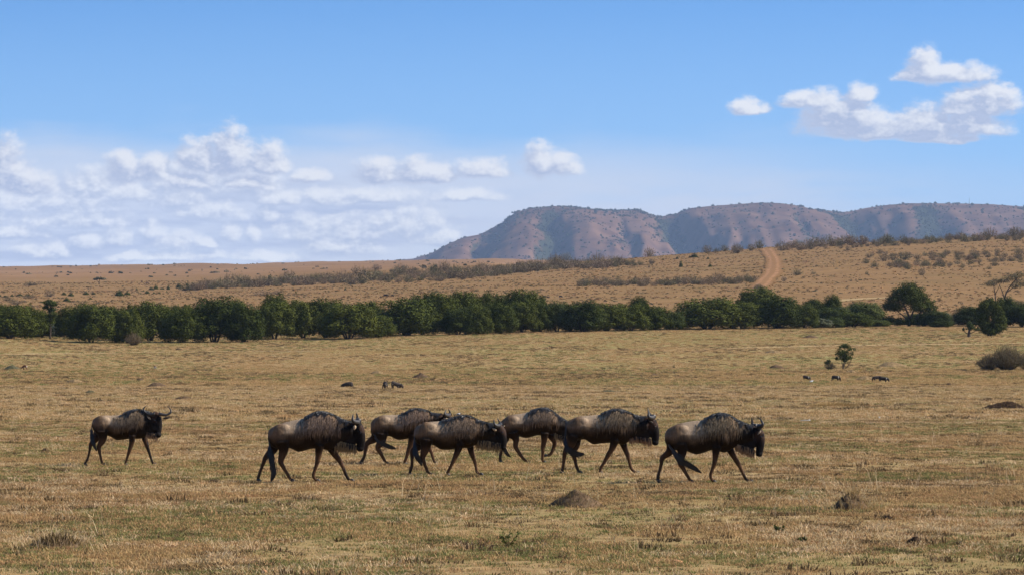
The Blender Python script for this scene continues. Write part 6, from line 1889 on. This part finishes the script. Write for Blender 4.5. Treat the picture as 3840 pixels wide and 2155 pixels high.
# far grazers on the hill behind the trees
HG = 'dark animals grazing on the hill behind the trees'
def grazer(px, yf, L, hgt, flip, lb, m_, nm='buffalo', cat='buffalo', Ymin=800, g=HG):
    f = -1 if flip else 1
    b_ = [(-0.46 * f, .96, .56), (-0.35 * f, 1.0, .46), (0, .97, .40), (0.25 * f, 1.02, .42), (0.42 * f, .92, .50)]
    sc = 20.0
    q = lambda x: px * sc + x * L * sc
    zz = lambda h: (yf - h * hgt) * sc
    return small_beast(nm, lb, cat, g, (0, 0), sc, yf * sc, [(q(a), zz(t_), zz(c)) for a, t_, c in b_],
                       [(sd, [(q(x * f), zz(.6), L * 1.6), (q(x * f), zz(.3), L * 0.9), (q(x * f), zz(0), L * 0.8)]) for x, sd in ((-0.36, -.25), (-0.30, .25), (0.30, -.25), (0.24, .25))],
                       [(q(.42 * f), zz(.75), L * 2.4), (q(.56 * f), zz(.5), L * 2.0), (q(.60 * f), zz(.25), L * 1.4)], m_, 0.8, (), Ymin, 0.06,
                       horn=[[(q(.50 * f), zz(.62), -.2), (q(.52 * f), zz(.66), -.5), (q(.5 * f), zz(.8), -.45)], [(q(.50 * f), zz(.62), .2), (q(.52 * f), zz(.66), .5), (q(.5 * f), zz(.8), .45)]])
grazer(1446, 1113, 18, 11, False, 'dark grazing animal on the hill just above the trees, left of a pair at centre', M['dark_skin'])
grazer(1472, 1114, 12, 10, True, 'dark grazing animal on the hill just above the trees, right of a pair at centre', M['dark_skin'])
grazer(2042, 1117, 13, 9, True, 'black animal half hidden by the treetops where the tree line steps down, left one', M['dark_skin'])
grazer(2054, 1119, 11, 7, False, 'black animal half hidden by the treetops where the tree line steps down, right one', M['dark_skin'])
grazer(2102, 1117, 13, 10, False, 'black animal alone in the open above the notch in the tree line', M['dark_skin'])
grazer(531, 1061, 6, 7, False, 'tiny red-brown animal upright on the far left slope', M['zebra_skin'], 'antelope', 'antelope', 1200, 'tiny animals on the far left slope')
grazer(553, 1064, 12, 6, True, 'tiny dusky animal side-on on the far left slope', M['zebra_skin'], 'antelope', 'antelope', 1200, 'tiny animals on the far left slope')


def bird(px, yb, L, lb, m_body, m_wing, onz=None, Yfix=None, flip=1):
    if Yfix:
        X = (px - 1920) / F * Yfix; Y = Yfix; Z = onz
    else:
        X, Y, Z = hit(px, yb, 60)
    o = empty('bird', (X, Y, Z)); tag(o, lb, 'bird')
    lg = L * 0.45
    V, Fc = [], []
    tube(V, Fc, [Vector((-0.45 * L * flip, 0, lg + L * .10)), Vector((-0.15 * L * flip, 0, lg + L * .20)), Vector((0.12 * L * flip, 0, lg + L * .22)), Vector((0.30 * L * flip, 0, lg + L * .34)), Vector((0.40 * L * flip, 0, lg + L * .40))],
         [L * .03, L * .15, L * .17, L * .08, L * .075], 0.85, 10)
    me = fuse('body', V, Fc, L * 0.035, 1, 0.4); me.materials.append(m_body)
    b_ = link(bpy.data.objects.new('body', me)); b_.parent = o
    for sd in (-1, 1):
        V, Fc = [], []
        ellipsoid(V, Fc, (-0.08 * L * flip, sd * L * .14, lg + L * .20), (L * .30, L * .03, L * .10), 10, 6)
        mesh_obj('wing', V, Fc, m_wing, o)
        V, Fc = [], []
        tube(V, Fc, [Vector((0, sd * L * .06, lg + L * 0.08)), Vector((0.03 * L * flip, sd * L * .06, lg * .5)), Vector((0, sd * L * .06, 0))], [L * .03, L * .02, L * .02], 1, 6)
        mesh_obj('leg', V, Fc, M['grey_feather'], o)
    V, Fc = [], []
    tube(V, Fc, [Vector((0.44 * L * flip, 0, lg + L * .40)), Vector((0.58 * L * flip, 0, lg + L * .37))], [L * .03, L * .008], 1, 6)
    mesh_obj('bill', V, Fc, M['grey_feather'], o)
    return o


bird(3043, 1440, 0.42, 'white bird with grey wing marks standing below the leftmost warthog on the right', M['white_feather'], M['white_feather'])
Y4 = F * CAMZ / (1490 + 1248 / 4.293 - HOR)
bird(1719, 1560, 0.10, 'small pale bird perched on the back of the fourth wildebeest', M['white_feather'], M['grey_feather'], CAMZ + (HOR - 1563) / F * Y4, Y4 - 0.02)

# ------------------------------------------------------------------ haze
hm = bpy.data.materials.new('haze'); hm.use_nodes = True
t = NT(hm.node_tree); t.n.clear()
out = t.add('ShaderNodeOutputMaterial'); pv = t.add('ShaderNodeVolumePrincipled')
pv.inputs['Color'].default_value = (0.50, 0.68, 1.0, 1)
pv.inputs['Density'].default_value = 2.7e-5
pv.inputs['Anisotropy'].default_value = 0.1
t.l.new(pv.outputs[0], out.inputs['Volume'])
bm = bmesh.new(); bmesh.ops.create_cube(bm, size=1.0)
me = bpy.data.meshes.new('haze'); bm.to_mesh(me); bm.free(); me.materials.append(hm)
hz_ = link(bpy.data.objects.new('haze', me))
hz_.scale = (15000, 17900, 720); hz_.location = (2000, 8650, 720 / 2 - 60)
tag(hz_, kind='stuff')
